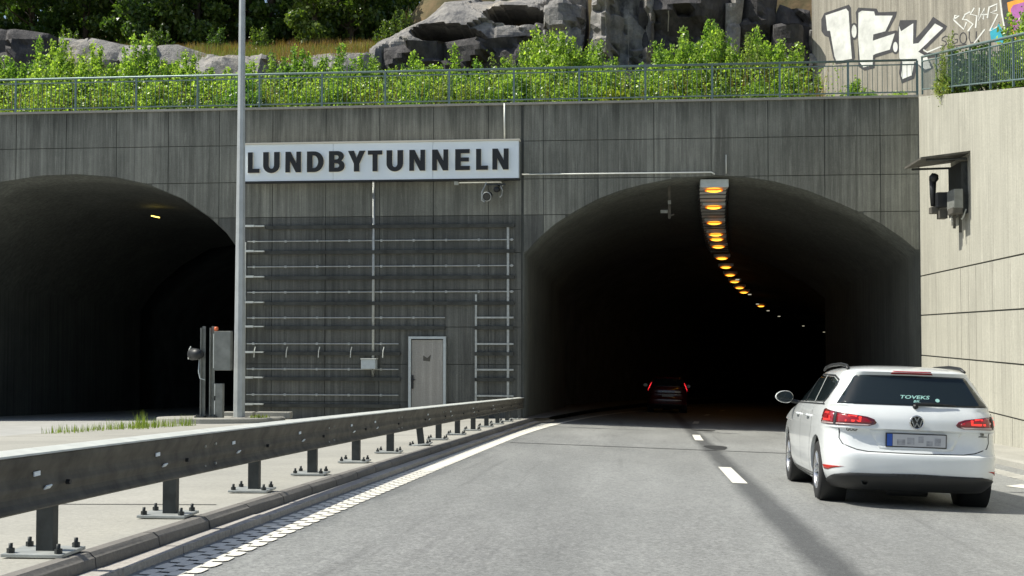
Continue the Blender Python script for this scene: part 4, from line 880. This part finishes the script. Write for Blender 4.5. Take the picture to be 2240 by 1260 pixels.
while y < 56:
    c = xl_(y); mb = MB(); mb.add([(c-.40, y, zl(y)+.20), (c+.40, y, zl(y)+.20), (c+.40, y+.62, zl(y)+.12), (c-.40, y+.62, zl(y)+.12), (c-.40, y, zl(y)+.23), (c+.40, y, zl(y)+.23), (c+.40, y+.62, zl(y)+.15), (c-.40, y+.62, zl(y)+.15)], [(0, 3, 2, 1), (4, 5, 6, 7), (0, 1, 5, 4), (1, 2, 6, 5), (2, 3, 7, 6), (3, 0, 4, 7)]); mb.build('tray_panel', M['traylit'], tr)
    mb = MB(); mb.box(c-.46, c+.46, y+.64, y+.70, zl(y)+.10, zl(y)+.18); mb.build('crossbar', M['black'], tr); y += .78
for s in (-.47, .45):
    mb = MB(); mb.tube([(xl_(yv)+s, yv, zl(yv)+.2) for yv in np.arange(37.9, 58, 2)], .03, 5); mb.build('side_rail', M['darksteel'], tr)
mb = MB()
for yv in np.arange(38.2, 56, 1.6): mb.tube([(xl_(yv)-.3, yv, zl(yv)+.2), (xl_(yv)-.3, yv, 6.3)], .02, 4)
mb.build('hanger', M['darksteel'], tr)
t = empty('ceiling_bracket', (0, 0, 0), 'slim grey bracket with small boxes hanging from the arch left of the lamps', 'bracket'); 
mb = MB(); mb.box(.72, .80, 38.3, 38.36, 4.62, 5.62); mb.build('hanger', M['galvdull'], t)
mb = MB(); mb.bevbox(.71, .81, 38.22, 38.3, 5.05, 5.17, .01); mb.build('sensor_box', M['grey'], t); mb = MB(); mb.bevbox(.49, .71, 38.2, 38.34, 4.78, 4.88, .01); mb.build('sensor_box', M['grey'], t)
mb = MB(); mb.tube([(.80, 38.3, 4.72), (.9, 38.25, 4.74)], .03, 6); mb.build('sensor', M['galvdull'], t)
pipe('aerial', [(2.38, F0-.04, 5.8), (2.38, F0-.04, 6.35)], .014, 'thin upright rod on the wall above the first tunnel lamp', 'cap', 'rod')
for k, (px, py, Y, sx) in enumerate(((340, 474, 44, .24), (514, 530, 60, .3))):
    q = at_y(px, py, Y); mb = MB(); mb.bevbox(-sx/2, sx/2, -.12, .12, -.02, .02, .01, Matrix.Rotation(R(12), 4, 'Y')); o = mb.build('tunnel_lamp', emis('pale_yellow_lamp_%d' % k, (1, .75, .15), 3)); o.location = q; tag(o, ['pale yellow lamp under the roof of the left tunnel', 'small yellow lamp in the left tunnel beside the mast'][k], 'lamp')

# ------------------------------------------------------------------ signal equipment with awning on the right wall
t = empty('wall_equipment', (0, 0, 0), 'dark monitoring equipment under a flat awning on the sunlit right wall', 'equipment')
yA, yB = 30.9, 33.0
def bw(d, y, z): return (xw(y)-d, y, z)
mb = MB(); V = [bw(0, yA, 5.47), bw(0, yB, 5.50), bw(1.15, yB, 5.36), bw(1.15, yA, 5.33)]; V += [(v[0], v[1], v[2]+.05) for v in V]; mb.add(V, [(0, 3, 2, 1), (4, 5, 6, 7), (0, 1, 5, 4), (1, 2, 6, 5), (2, 3, 7, 6), (3, 0, 4, 7)]); link('awning', fixn(mb.mesh('awning', M['galvdull'])), t)
for yv in (yA+.15, yB-.15):
    mb = MB(); mb.tube([bw(1.0, yv, 5.33), bw(.05, yv, 5.35)], .03, 6); mb.build('awning_arm', M['darksteel'], t)
mb = MB(); mb.box(xw(31.8)-.16, xw(31.8)-.002, 31.2, 32.5, 4.05, 5.3); mb.build('back_plate', M['darksteel'], t)
mb = MB(); mb.bevbox(xw(31.2)-.38, xw(31.2)-.16, 31.0, 31.7, 4.15, 4.62, .02); mb.build('control_box', M['grey'], t)
mb = MB(); mb.bevbox(xw(31.5)-.42, xw(31.5)-.18, 31.0, 31.5, 4.02, 4.18, .02); mb.build('small_box', M['galvdull'], t)
mb = MB(); mb.bevbox(xw(32)-.62, xw(32)-.2, 31.7, 32.2, 4.25, 4.62, .02); mb.build('camera_base', M['black'], t)
mb = MB(); mb.bevbox(xw(32)-.72, xw(32)-.52, 31.9, 32.2, 4.12, 4.28, .015); mb.build('bracket_box', M['galvdull'], t); mb = MB(); mb.bevbox(xw(32)-.55, xw(32)-.35, 31.8, 32.1, 3.98, 4.22, .015); mb.build('bracket_box', M['galvdull'], t)
mb = MB(); mb.tube([(xw(32)-.66, 32, 4.3), (xw(32)-.66, 32, 4.62), (xw(32)-.66, 31.98, 4.98)], [.055, .075, .09], 12); mb.lathe([(0, .12), (.08, .1), (.12, 0), (.09, -.09), (0, -.11)], (xw(32)-.64, 31.95, 5.0), (.3, -.3, 1), 14); mb.build('periscope_camera', M['black'], t)
for dx, z0 in ((.28, 3.7), (.14, 3.6)):
    mb = MB(); mb.box(xw(31.6)-dx-.03, xw(31.6)-dx+.03, 31.4, 31.46, z0, 4.1); mb.build('cable_duct', M['galvdull'], t)
mb = MB(); mb.tube([bw(.3, 31.5, 4.05), bw(.36, 31.5, 3.9), bw(.3, 31.5, 3.88)], .012, 5); mb.tube([bw(.05, 31.2, 4.15), bw(.12, 31.2, 3.95), bw(.16, 31.2, 3.9)], .02, 5); mb.build('cable', M['cap'], t)

# ------------------------------------------------------------------ cars
def ip(tab, z): return float(np.interp(z, [t[0] for t in tab], [t[1] for t in tab]))
YR = [(.18, .20), (.24, .10), (.30, .035), (.36, .012), (.45, 0), (.53, .0), (.555, .008), (.57, .045), (.60, .062), (.66, .085), (.76, .10), (.795, .085), (.81, .055), (.90, .062), (.92, .065), (1.0, .10), (1.05, .135), (1.36, .335), (1.385, .31), (1.40, .30), (1.415, .31), (1.44, .42), (1.465, .62), (1.48, .9)]
YF = [(.18, 4.30), (.25, 4.42), (.35, 4.53), (.5, 4.56), (.65, 4.52), (.75, 4.42), (.85, 4.17), (.93, 3.8), (.98, 3.5), (1.03, 3.25), (1.38, 2.42), (1.42, 2.3), (1.45, 2.1), (1.465, 1.95), (1.48, 1.7)]
HW = [(.18, .80), (.24, .85), (.34, .885), (.5, .90), (.62, .905), (.8, .90), (.93, .885), (.99, .868), (1.04, .845), (1.36, .685), (1.40, .655), (1.43, .605), (1.455, .53), (1.47, .43), (1.48, .30)]
ZS = [.18, .21, .24, .27, .30, .33, .36, .40, .45, .50, .53, .545, .555, .563, .57, .585, .60, .64, .68, .72, .76, .78, .795, .803, .81, .84, .87, .90, .93, .96, .99, 1.02, 1.05, 1.09, 1.14, 1.19, 1.24, 1.29, 1.33, 1.355, 1.37, 1.385, 1.40, 1.415, 1.43, 1.445, 1.455, 1.465, 1.473, 1.48]
def outline(z, s):
    w, yr, yf = ip(HW, z), ip(YR, z), ip(YF, z); rc = .26 if z < 1.04 else .20; rl = .42 if z < 1.04 else .32; wr = w*(.965 if z < 1.04 else .97); P = []
    xa = wr-rc; bl = .045
    for i in range(13): x = xa*i/12; P.append((x, yr+bl*(x/xa)**2))
    A = Vector((xa, yr+bl)); C1 = Vector((wr-.03, yr+bl+.05)); B = Vector((wr, yr+bl+rl))
    for i in range(1, 11): t = i/10; q = A*(1-t)**2+C1*2*t*(1-t)+B*t*t; P.append((q.x, q.y))
    rf = .55 if z < .8 else .3; fx = w*.97-rf*.9; ye = yf-rf-.12; n = 34
    for i in range(1, n+1):
        t = i/n; yv = B.y+(ye-B.y)*t; bow = w-(w-wr)*(1-min(1, t*3))**2-(.03*w)*max(0, (t-.6)/.4)**2; P.append((bow, yv))
    A = Vector((w*.97, ye)); C1 = Vector((w*.96, yf-.14)); B = Vector((fx, yf-.12))
    for i in range(1, 9): t = i/8; q = A*(1-t)**2+C1*2*t*(1-t)+B*t*t; P.append((q.x, q.y))
    for i in range(1, 9): x = fx*(1-i/8); P.append((x, yf-.12*(x/fx)**2))
    L = [(s*x, y) for x, y in P]; return L
def car_body():
    V = []; F = []; rings = []
    for z in ZS:
        Rr = outline(z, 1); Lr = outline(z, -1); ring = Rr+Lr[::-1][1:-1]
        rings.append(len(V)); V += [(p[0], p[1], z) for p in ring]; n = len(ring)
    for a, b in zip(rings[:-1], rings[1:]):
        for i in range(n): j = (i+1) % n; F.append((a+i, a+j, b+j, b+i))
    m = n//2                     # caps as quad strips between right and left halves
    for base, rev in ((rings[0], True), (rings[-1], False)):
        for i in range(m):
            a, b, c, d = base+i, base+i+1, base+(n-i-1) % n, base+(n-i) % n
            f = [a, b, c, d] if i else [a, b, c]; f = [v for k, v in enumerate(f) if v not in f[:k]]
            if len(f) > 2: F.append(tuple(f[::-1] if rev else f))
    me = mesh('body', V, F, None, True); bm = bmesh.new(); bm.from_mesh(me); bmesh.ops.remove_doubles(bm, verts=bm.verts[:], dist=1e-5); bmesh.ops.recalc_face_normals(bm, faces=bm.faces[:]); bm.to_mesh(me); bm.free(); return me
WYS = (.88, 3.50); WR = .318
def cyl(name, c, r, d, n=40):
    bm = bmesh.new(); bmesh.ops.create_cone(bm, cap_ends=True, segments=n, radius1=r, radius2=r, depth=d, matrix=Matrix.Translation(c)@Matrix.Rotation(math.pi/2, 4, 'Y')); me = bpy.data.meshes.new(name); bm.to_mesh(me); bm.free(); return me
body0 = car_body()
BVH = BVHTree.FromPolygons([v.co.copy() for v in body0.vertices], [tuple(p.vertices) for p in body0.polygons])
cut = MB().mesh('cut', None); bmc = bmesh.new()
for wy in WYS:
    for s in (-1, 1): bmc.from_mesh(cyl('c', (s*.80, wy, WR+.012), .372, .44))
bmc.to_mesh(cut); bmc.free()
cuto = bpy.data.objects.new('cut', cut); bodyo = bpy.data.objects.new('b', body0); COL.objects.link(cuto); COL.objects.link(bodyo)
md = bodyo.modifiers.new('b', 'BOOLEAN'); md.object = cuto; md.operation = 'DIFFERENCE'; md.solver = 'EXACT'
dg = bpy.context.evaluated_depsgraph_get(); BODY = bpy.data.meshes.new_from_object(bodyo.evaluated_get(dg)); bpy.data.objects.remove(cuto); bpy.data.objects.remove(bodyo)
BODY.name = 'body'; BODY.materials.clear(); BODY.polygons.foreach_set('use_smooth', [True]*len(BODY.polygons))
try: BODY.set_sharp_from_angle(angle=R(32))
except Exception: pass
def hit(o, d):
    l, nn, i, ds = BVH.ray_cast(Vector(o), Vector(d).normalized())
    if l is None: return None, None
    if nn.dot(Vector(d)) < 0: nn = -nn
    return l, nn
def rearpt(s, z, off=.004):
    sg = 1 if s >= 0 else -1; a = abs(s)
    if a < .45: l, nn = hit((s, 1.0, z), (0, -1, 0))
    else: th = (a-.45)/.45; l, nn = hit((sg*.45, .75, z), (sg*math.sin(th), -math.cos(th), 0))
    return l+nn*off
def sidept(sg, y, z, off=.004):
    for k in range(40):
        l, nn = hit((0, y, z), (sg, 0, 0))
        if l is not None and abs(nn.x) > .25: break
        y -= .02
    return l+nn*off
def patch(name, polys, fn, m, parent, step=.05, off=.004, thick=.012):
    P, T = tri(polys, step); n = len(P); V = [fn(u, v, off) for u, v in P]+[fn(u, v, off-thick) for u, v in P]
    F = [tuple(t) for t in T]+[(a, a+n, b+n, b) for a, b in bound(T)]
    me = fixn(mesh(name, V, F, m)); me.polygons.foreach_set('use_smooth', [i < len(T) for i in range(len(F))]); return link(name, me, parent)
def ribbon(name, pts, fn, wd, m, parent, off=.003, closed=False):
    V = []; F = []; k = len(pts); Q = []
    for i in range(k-1):
        nn = max(1, int(math.dist(pts[i], pts[i+1])/.04)); Q += [(pts[i][0]+(pts[i+1][0]-pts[i][0])*j/nn, pts[i][1]+(pts[i+1][1]-pts[i][1])*j/nn) for j in range(nn)]
    Q.append(pts[-1])
    for i, p in enumerate(Q):
        a = Q[max(i-1, 0)]; b = Q[min(i+1, len(Q)-1)]; d = Vector((b[0]-a[0], b[1]-a[1])).normalized(); q = Vector((-d.y, d.x))*wd/2
        V += [fn(p[0]+q.x, p[1]+q.y, off), fn(p[0]-q.x, p[1]-q.y, off)]
    F = [(2*i, 2*i+1, 2*i+3, 2*i+2) for i in range(len(Q)-1)]; return link(name, mesh(name, V, F, m), parent)
def mirror(poly): return [(-a, b) for a, b in poly]
def textmesh(txt, size, ext=.001, shear=0, bold=0):
    c = bpy.data.curves.new('t', 'FONT'); c.body = txt; c.size = size; c.extrude = ext; c.align_x = 'CENTER'; c.align_y = 'CENTER'; c.shear = shear; c.offset = bold; c.resolution_u = 3
    o = bpy.data.objects.new('t', c); COL.objects.link(o); dg = bpy.context.evaluated_depsgraph_get(); me = bpy.data.meshes.new_from_object(o.evaluated_get(dg)); bpy.data.objects.remove(o); return me
def wheel(parent, x, y, s, mrim):
    t = MB(); t.lathe([(.205, -.10), (.25, -.105), (.295, -.10), (.312, -.085), (WR, -.05), (WR, .05), (.312, .085), (.295, .10), (.25, .105), (.205, .10)], (0, 0, 0), (1, 0, 0), 40)
    t2 = t.mesh('tyre', M['rubber']); w = link('wheel', t2, parent); w.location = (x, y, WR)
    r = MB(); r.lathe([(.205, .10), (.21, .09), (.195, .07), (.185, -.08), (.205, -.10)], (0, 0, 0), (1, 0, 0), 40)
    r.lathe([(0, .075*1), (.035, .075), (.055, .06), (.06, .03)], (0, 0, 0), (s, 0, 0), 20)
    for k in range(5):
        for e in (-.13, .13):
            a = 2*math.pi*k/5; c0, c1 = Vector((0, math.cos(a), math.sin(a))), Vector((0, math.cos(a+e*1.4), math.sin(a+e*1.4)))
            p0 = c0*.045+Vector((s*.06, 0, 0)); p1 = c1*.2+Vector((s*.082, 0, 0)); r.tube([p0, (p0+p1)/2+Vector((s*.008, 0, 0)), p1], [.016, .014, .015], 6)
    r.build('rim', mrim, w); d = MB(); d.lathe([(0, 0), (.15, 0), (.15, .02), (0, .02)], (s*.0, 0, 0), (s, 0, 0), 24); d.lathe([(.0, -.04), (.20, -.04)], (0, 0, 0), (s, 0, 0), 24); d.build('brake_disc', M['darksteel'], w)
def build_car(root, paint, kind):
    b = link('body', BODY.copy(), root); b.data.materials.append(paint)
    for wy in WYS:
        for s in (-1, 1): mb = MB(); mb.lathe([(.0, -.0), (.37, 0), (.37, .26)], (s*.60, wy, WR+.012), (s, 0, 0), 30); mb.build('wheel_arch_liner', M['trim'], root)
    mb = MB(); mb.box(-.62, .62, .5, 4.0, .15, .23); mb.tube([(-.45, .25, .20), (-.45, .9, .2)], .03, 8); mb.tube([(-.2, .5, .19), (.2, .5, .19)], .09, 8); mb.build('underbody', M['trim'], root)
    for wy in WYS:
        for s in (-1, 1): wheel(root, s*.775, wy, s, M['rim'])
    # glazing
    gp = [(-.72, 1.055), (.72, 1.055), (.69, 1.15), (.605, 1.345), (.57, 1.362), (0, 1.368), (-.57, 1.362), (-.605, 1.345), (-.69, 1.15)]
    rg_ = patch('rear_window', [gp], rearpt, M['glass'], root)
    for s in (-1, 1):
        f = lambda y, z, off=.004, s=s: sidept(s, y, z, off)
        patch('side_window', [[(.78, 1.06), (1.30, 1.055), (1.42, 1.35), (.90, 1.335), (.64, 1.29), (.60, 1.24), (.66, 1.12)]], f, M['glass'], root, .06)
        patch('side_window', [[(1.345, 1.055), (2.08, 1.05), (2.12, 1.365), (1.465, 1.352)]], f, M['glass'], root, .06)
        patch('side_window', [[(2.13, 1.05), (3.02, 1.045), (2.9, 1.09), (2.52, 1.30), (2.40, 1.355), (2.17, 1.366)]], f, M['glass'], root, .06)
        ribbon('window_trim', [(.66, 1.04), (3.05, 1.03)], f, .014, M['trim'], root, .004)
        ribbon('window_trim', [(.76, 1.04), (.64, 1.12), (.575, 1.24), (.62, 1.305), (.90, 1.352), (2.2, 1.382), (2.45, 1.36), (3.05, 1.04)], f, .018, M['trim'], root, .0045)
        for yy_ in (1.32, ): ribbon('window_pillar', [(yy_, 1.05), (yy_+.12, 1.36)], f, .045, M['chrome'] if False else M['galv'], root, .0055)
        ribbon('window_pillar', [(2.105, 1.05), (2.145, 1.37)], f, .05, M['trim'], root, .0055)
        for a, bb in ((1.22, 1.0), (2.12, 1.0)):
            ribbon('door_seam', [(a+.02, bb), (a, .8), (a+(.12 if a < 2 else 0), .5), (a+(.2 if a < 2 else 0), .28)], f, .008, M['trim'], root, .002)
        ribbon('door_seam', [(3.12, 1.0), (3.16, .7), (3.12, .3)], f, .008, M['trim'], root, .002)
        for a in (1.42, 2.32):
            h = MB(); p1 = sidept(s, a, .90, .03); p2 = sidept(s, a+.18, .90, .03); h.tube([sidept(s, a-.01, .895, .0), p1, p2, sidept(s, a+.19, .895, .0)], .014, 6); h.build('door_handle', paint, root)
            patch('handle_recess', [[(a+.0, .875), (a+.17, .875), (a+.15, .90), (a+.02, .90)]], f, M['grey'], root, .05, .002, .004)
        # sill
        ribbon('sill_trim', [(1.28, .235), (3.10, .235)], f, .05, M['trim'], root, .004)
        # mirror
        m = MB(); c = Vector((s*.985, 3.0, 1.09)); m.lathe([(0, -.10), (.050, -.085), (.077, -.03), (.083, .03), (.077, .05)], (0, 0, 0), (0, -1, 0), 20)
        me = m.mesh('mirror_housing', paint)
        for v in me.vertices: v.co = Vector((v.co.x*1.35*(1+.15*s*v.co.x/.09), v.co.y, v.co.z*.95))+c
        ho = link('wing_mirror', me, root); g = MB(); g.lathe([(0, .046), (.070, .046)], (0, 0, 0), (0, -1, 0), 20); me = g.mesh('mirror_glass', M['chrome'] if False else M['glass'])
        for v in me.vertices: v.co = Vector((v.co.x*1.35, v.co.y, v.co.z*.95))+c
        link('mirror_glass', me, ho); m = MB(); m.tube([(s*.80, 2.98, 1.02), (s*.92, 3.0, 1.045)], .03, 6); m.build('mirror_foot', M['trim'], ho)
        # roof rail
        m = MB(); m.tube([(s*.60, .60, 1.425), (s*.59, .76, 1.462), (s*.582, 1.2, 1.486), (s*.582, 1.9, 1.484), (s*.587, 2.3, 1.46), (s*.59, 2.42, 1.43)], [.014, .02, .019, .019, .018, .012], 8); m.build('roof_rail', M['trim'], root)
        # bumper reflector
        rp = [(.62*1, .413), (.90, .405), (.87, .36), (.78, .362)]; rp = rp if s > 0 else mirror(rp)
        patch('reflector', [rp], rearpt, M['refl'], root, .04, .005)
    mb = MB(); mb.tube([(-.60, 3.36, 1.02), (.60, 3.36, 1.02)], .01, 5); mb.build('wiper_cowl', M['trim'], root)
    patch('windscreen', [[(-.66, 1.07), (.66, 1.07), (.58, 1.36), (-.58, 1.36)]], lambda x, z, off=.004: (lambda r: r[0]+r[1]*off)(hit((x, 1.5, z), (0, 1, 0))), M['glass'], root, .08)
    # lower diffuser (black) with arched top
    dp = [(-.90, .186), (.90, .186), (.90, .245), (.84, .27), (.70, .325), (.58, .352), (0, .366), (-.58, .352), (-.70, .325), (-.84, .27), (-.90, .245)]
    patch('diffuser', [dp], rearpt, M['trim'], root, .05, .014, .03)
    mb = MB(); mb.lathe([(.028, 0), (.032, .0), (.032, .10), (.028, .10), (.0, .09)], (-.50, .08, .26), (0, 1, 0), 14); mb.build('exhaust', M['darksteel'], root)
    patch('high_brake_light', [[(-.21, 1.384), (.21, 1.384), (.19, 1.408), (-.19, 1.408)]], rearpt, M['lampred'], root, .05, .008)
    if kind == 'estate':
        lamp = [(.39, .872), (.415, .905), (.47, .928), (.60, .950), (.74, .972), (.90, .995), (.955, .985), (.985, .905), (1.0, .84), (.80, .832), (.66, .830), (.46, .835), (.405, .852)]
        for s in (-1, 1):
            lp = lamp if s > 0 else mirror(lamp); S = lambda P, s=s: [(s*a, b) for a, b in P]
            L = patch('tail_light', [lp], rearpt, M['lampdark'], root, .035, .007)
            patch('outer_lens', [S([(.725, .855), (.725, .962), (.89, .978), (.93, .96), (.955, .86)])], rearpt, M['lampred'], L, .03, .010, .004)
            patch('inner_lens', [S([(.43, .875), (.48, .912), (.60, .935), (.685, .948), (.685, .86), (.45, .86)])], rearpt, M['lampred'], L, .03, .010, .004)
            patch('clear_strip', [S([(.47, .836), (.98, .844), (.975, .855), (.44, .850)])], rearpt, M['lampclear'], L, .03, .010, .004)
            for (x0, w) in ((.52, .10), (.77, .13)):
                ribbon('light_guide', S([(x0, .925), (x0, .882), (x0+w, .882)]), rearpt, .02, M['redlit'], L, .0115)
                ribbon('light_guide', S([(x0+.02, .928+(x0-.52)*.09), (x0+w*.8, .93+(x0-.52)*.09)]), rearpt, .014, M['redlit'], L, .0115)
            ribbon('lamp_divider', S([(.705, .834), (.705, .965)]), rearpt, .022, M['trim'], L, .0118)
        seam = [(-.672, .83), (-.672, .70), (-.64, .64), (-.54, .59), (-.46, .573), (0, .568), (.46, .573), (.54, .59), (.64, .64), (.672, .70), (.672, .83)]
        ribbon('tailgate_seam', seam, rearpt, .009, M['trim'], root, .002)
        patch('plate_recess', [[(-.455, .792), (.455, .792), (.36, .61), (.30, .602), (-.30, .602), (-.36, .61)]], rearpt, paint, root, .05, .002, .004)
        pl = empty('number_plate', (0, 0, 0)); pl.parent = root; q = rearpt(0, .70, .012); M4 = Matrix.Translation(q)@Matrix.Rotation(R(2), 4, 'X')
        mb = MB(); mb.bevbox(-.30, .30, -.012, .010, -.072, .072, .004, M4); mb.build('plate_frame', M['trim'], pl)
        mb = MB(); mb.box(-.232, .288, -.018, -.013, -.060, .062, M4); mb.build('plate_face', M['plate'], pl)
        mb = MB(); mb.box(-.288, -.236, -.018, -.013, -.060, .062, M4); mb.build('plate_band', M['blue'], pl)
        for i_, (a, c, z0, z1) in enumerate(((-.19, -.11, -.05, .01), (-.09, -.02, -.04, .03), (.02, .07, -.02, .045), (.10, .16, -.05, .0), (.18, .24, -.045, .03))):
            mb = MB(); mb.box(a, c, -.021, -.0185, z0, z1, M4); mb.build('plate_smudge', M['plateblur'], pl)
        # round emblem: ring with a V over a W
        q = rearpt(0, .888, .010); nrm = Vector((0, -1, .05)).normalized(); E = Matrix.Translation(q)@Matrix.Rotation(R(90-3), 4, 'X')
        em = empty('emblem', (0, 0, 0)); em.parent = root
        mb = MB(); mb.lathe([(0, 0), (.068, 0), (.070, .006), (.060, .010), (.060, .006), (0, .006)], (0, 0, 0), (0, 0, 1), 32); o = mb.build('disc', M['darksteel'], em); o.matrix_local = E
        mb = MB(); mb.lathe([(.060, .006), (.062, .012), (.070, .012), (.073, .004), (.070, 0)], (0, 0, 0), (0, 0, 1), 36); o = mb.build('ring', M['chrome'], em); o.matrix_local = E
        def st(pts, wd=.011):
            o = MB()
            for a, b in zip(pts[:-1], pts[1:]):
                a = Vector((*a, 0)); b = Vector((*b, 0)); d = (b-a).normalized(); n_ = Vector((-d.y, d.x, 0))*wd/2; a2 = a-d*.003; b2 = b+d*.003
                P = [a2-n_, b2-n_, b2+n_, a2+n_]; o.add([(p.x, p.y, .008) for p in P]+[(p.x, p.y, .013) for p in P], [(4, 5, 6, 7), (0, 1, 5, 4), (1, 2, 6, 5), (2, 3, 7, 6), (3, 0, 4, 7)])
            return o
        o = st([(-.024, .055), (0, .006), (.024, .055)]).build('letter_mark', M['chrome'], em); o.matrix_local = E
        o = st([(-.052, .028), (-.024, -.052), (0, -.006), (.024, -.052), (.052, .028)]).build('letter_mark', M['chrome'], em); o.matrix_local = E
        for txt, sx, z, size, m in (('GOLF', -.575, .795, .046, 'chrome'), ('TSI', .60, .79, .036, 'chrome')):
            me = textmesh(txt, size, .002, 0, .0015); me.materials.append(M['galvdull']); o = link('badge', me, root); q = rearpt(sx, z, .008); q2 = rearpt(sx+.02, z, .008); d = (q2-q).normalized(); o.location = q; o.rotation_euler = (R(92), 0, math.atan2(d.y, d.x))
        mb = MB(); q = rearpt(.60, .763, .006); mb.bevbox(q.x-.055, q.x+.055, q.y-.003, q.y+.004, .758, .768, .001); mb.build('badge_bar', M['darksteel'], root)
        for txt, sx, z, size in (('TOVEKS', .0, 1.14, .06), ('BIL', .02, 1.098, .04)):
            me = textmesh(txt, size, .0005, .25, .001); me.materials.append(M['sticker']); q = rearpt(sx, z, .006)
            for v in me.vertices: v.co.x *= 1.35
            o = link('window_sticker', me, rg_); o.location = q; o.rotation_euler = (R(90-34), 0, 0)
        me = MB(); me.lathe([(0, 0), (.022, 0)], (0, 0, 0), (0, 0, 1), 14); o = me.build('window_sticker', M['sticker'], rg_); o.location = rearpt(.23, 1.115, .006); o.rotation_euler = (R(90-34), 0, 0)
        mb = MB(); p = [rearpt(.0, 1.06, .03), rearpt(.18, 1.066, .035), rearpt(.40, 1.060, .02)]; mb.tube(p, [.020, .012, .006], 6); mb.lathe([(0, 0), (.026, 0), (.028, .03), (0, .04)], rearpt(.0, 1.045, -.005), (0, -1, .4), 12); mb.build('rear_wiper', M['trim'], root)
        mb = MB(); mb.tube([(0, 2.0, 1.47), (0, 1.75, 1.5)], [.008, .004], 5); 
    else:
        for s in (-1, 1):
            ribbon('tail_light', [(s*.80, 1.20), (s*.78, 1.10), (s*.82, 1.0), (s*.92, .93), (s*.95, .86)], rearpt, .035, M['redhot'], root, .01)
        q = rearpt(0, .70, .012); mb = MB(); mb.bevbox(-.26, .26, q.y-.01, q.y+.01, .64, .76, .004); mb.build('number_plate', M['plate'], root)
        ribbon('chrome_strip', [(-.25, .84), (.25, .84)], rearpt, .02, M['galv'], root, .008)
def place_car(x, y, label, paint, kind, sc=(1, 1, 1)):
    z = zroad(x, y); root = empty('parked_car' if False else 'car', (x, y, z), label, 'car'); ex = Vector((1, 0, -CROSS)).normalized(); ey = Vector((0, 1, -SLOPE)).normalized(); ez = ex.cross(ey).normalized(); ex = ey.cross(ez)
    m = Matrix((ex, ey, ez)).transposed(); root.rotation_euler = m.to_euler(); root.scale = sc; build_car(root, paint, kind); return root
place_car(2.80, 13.47, 'white estate car with black roof rails driving ahead in the right lane', M['paint'], 'estate', (1.035, 1.05, 1.022))
place_car(1.0, 57.0, 'dark red car with lit tail lights deep inside the right tunnel', M['redpaint'], 'suv', (1.02, 1, 1.12))
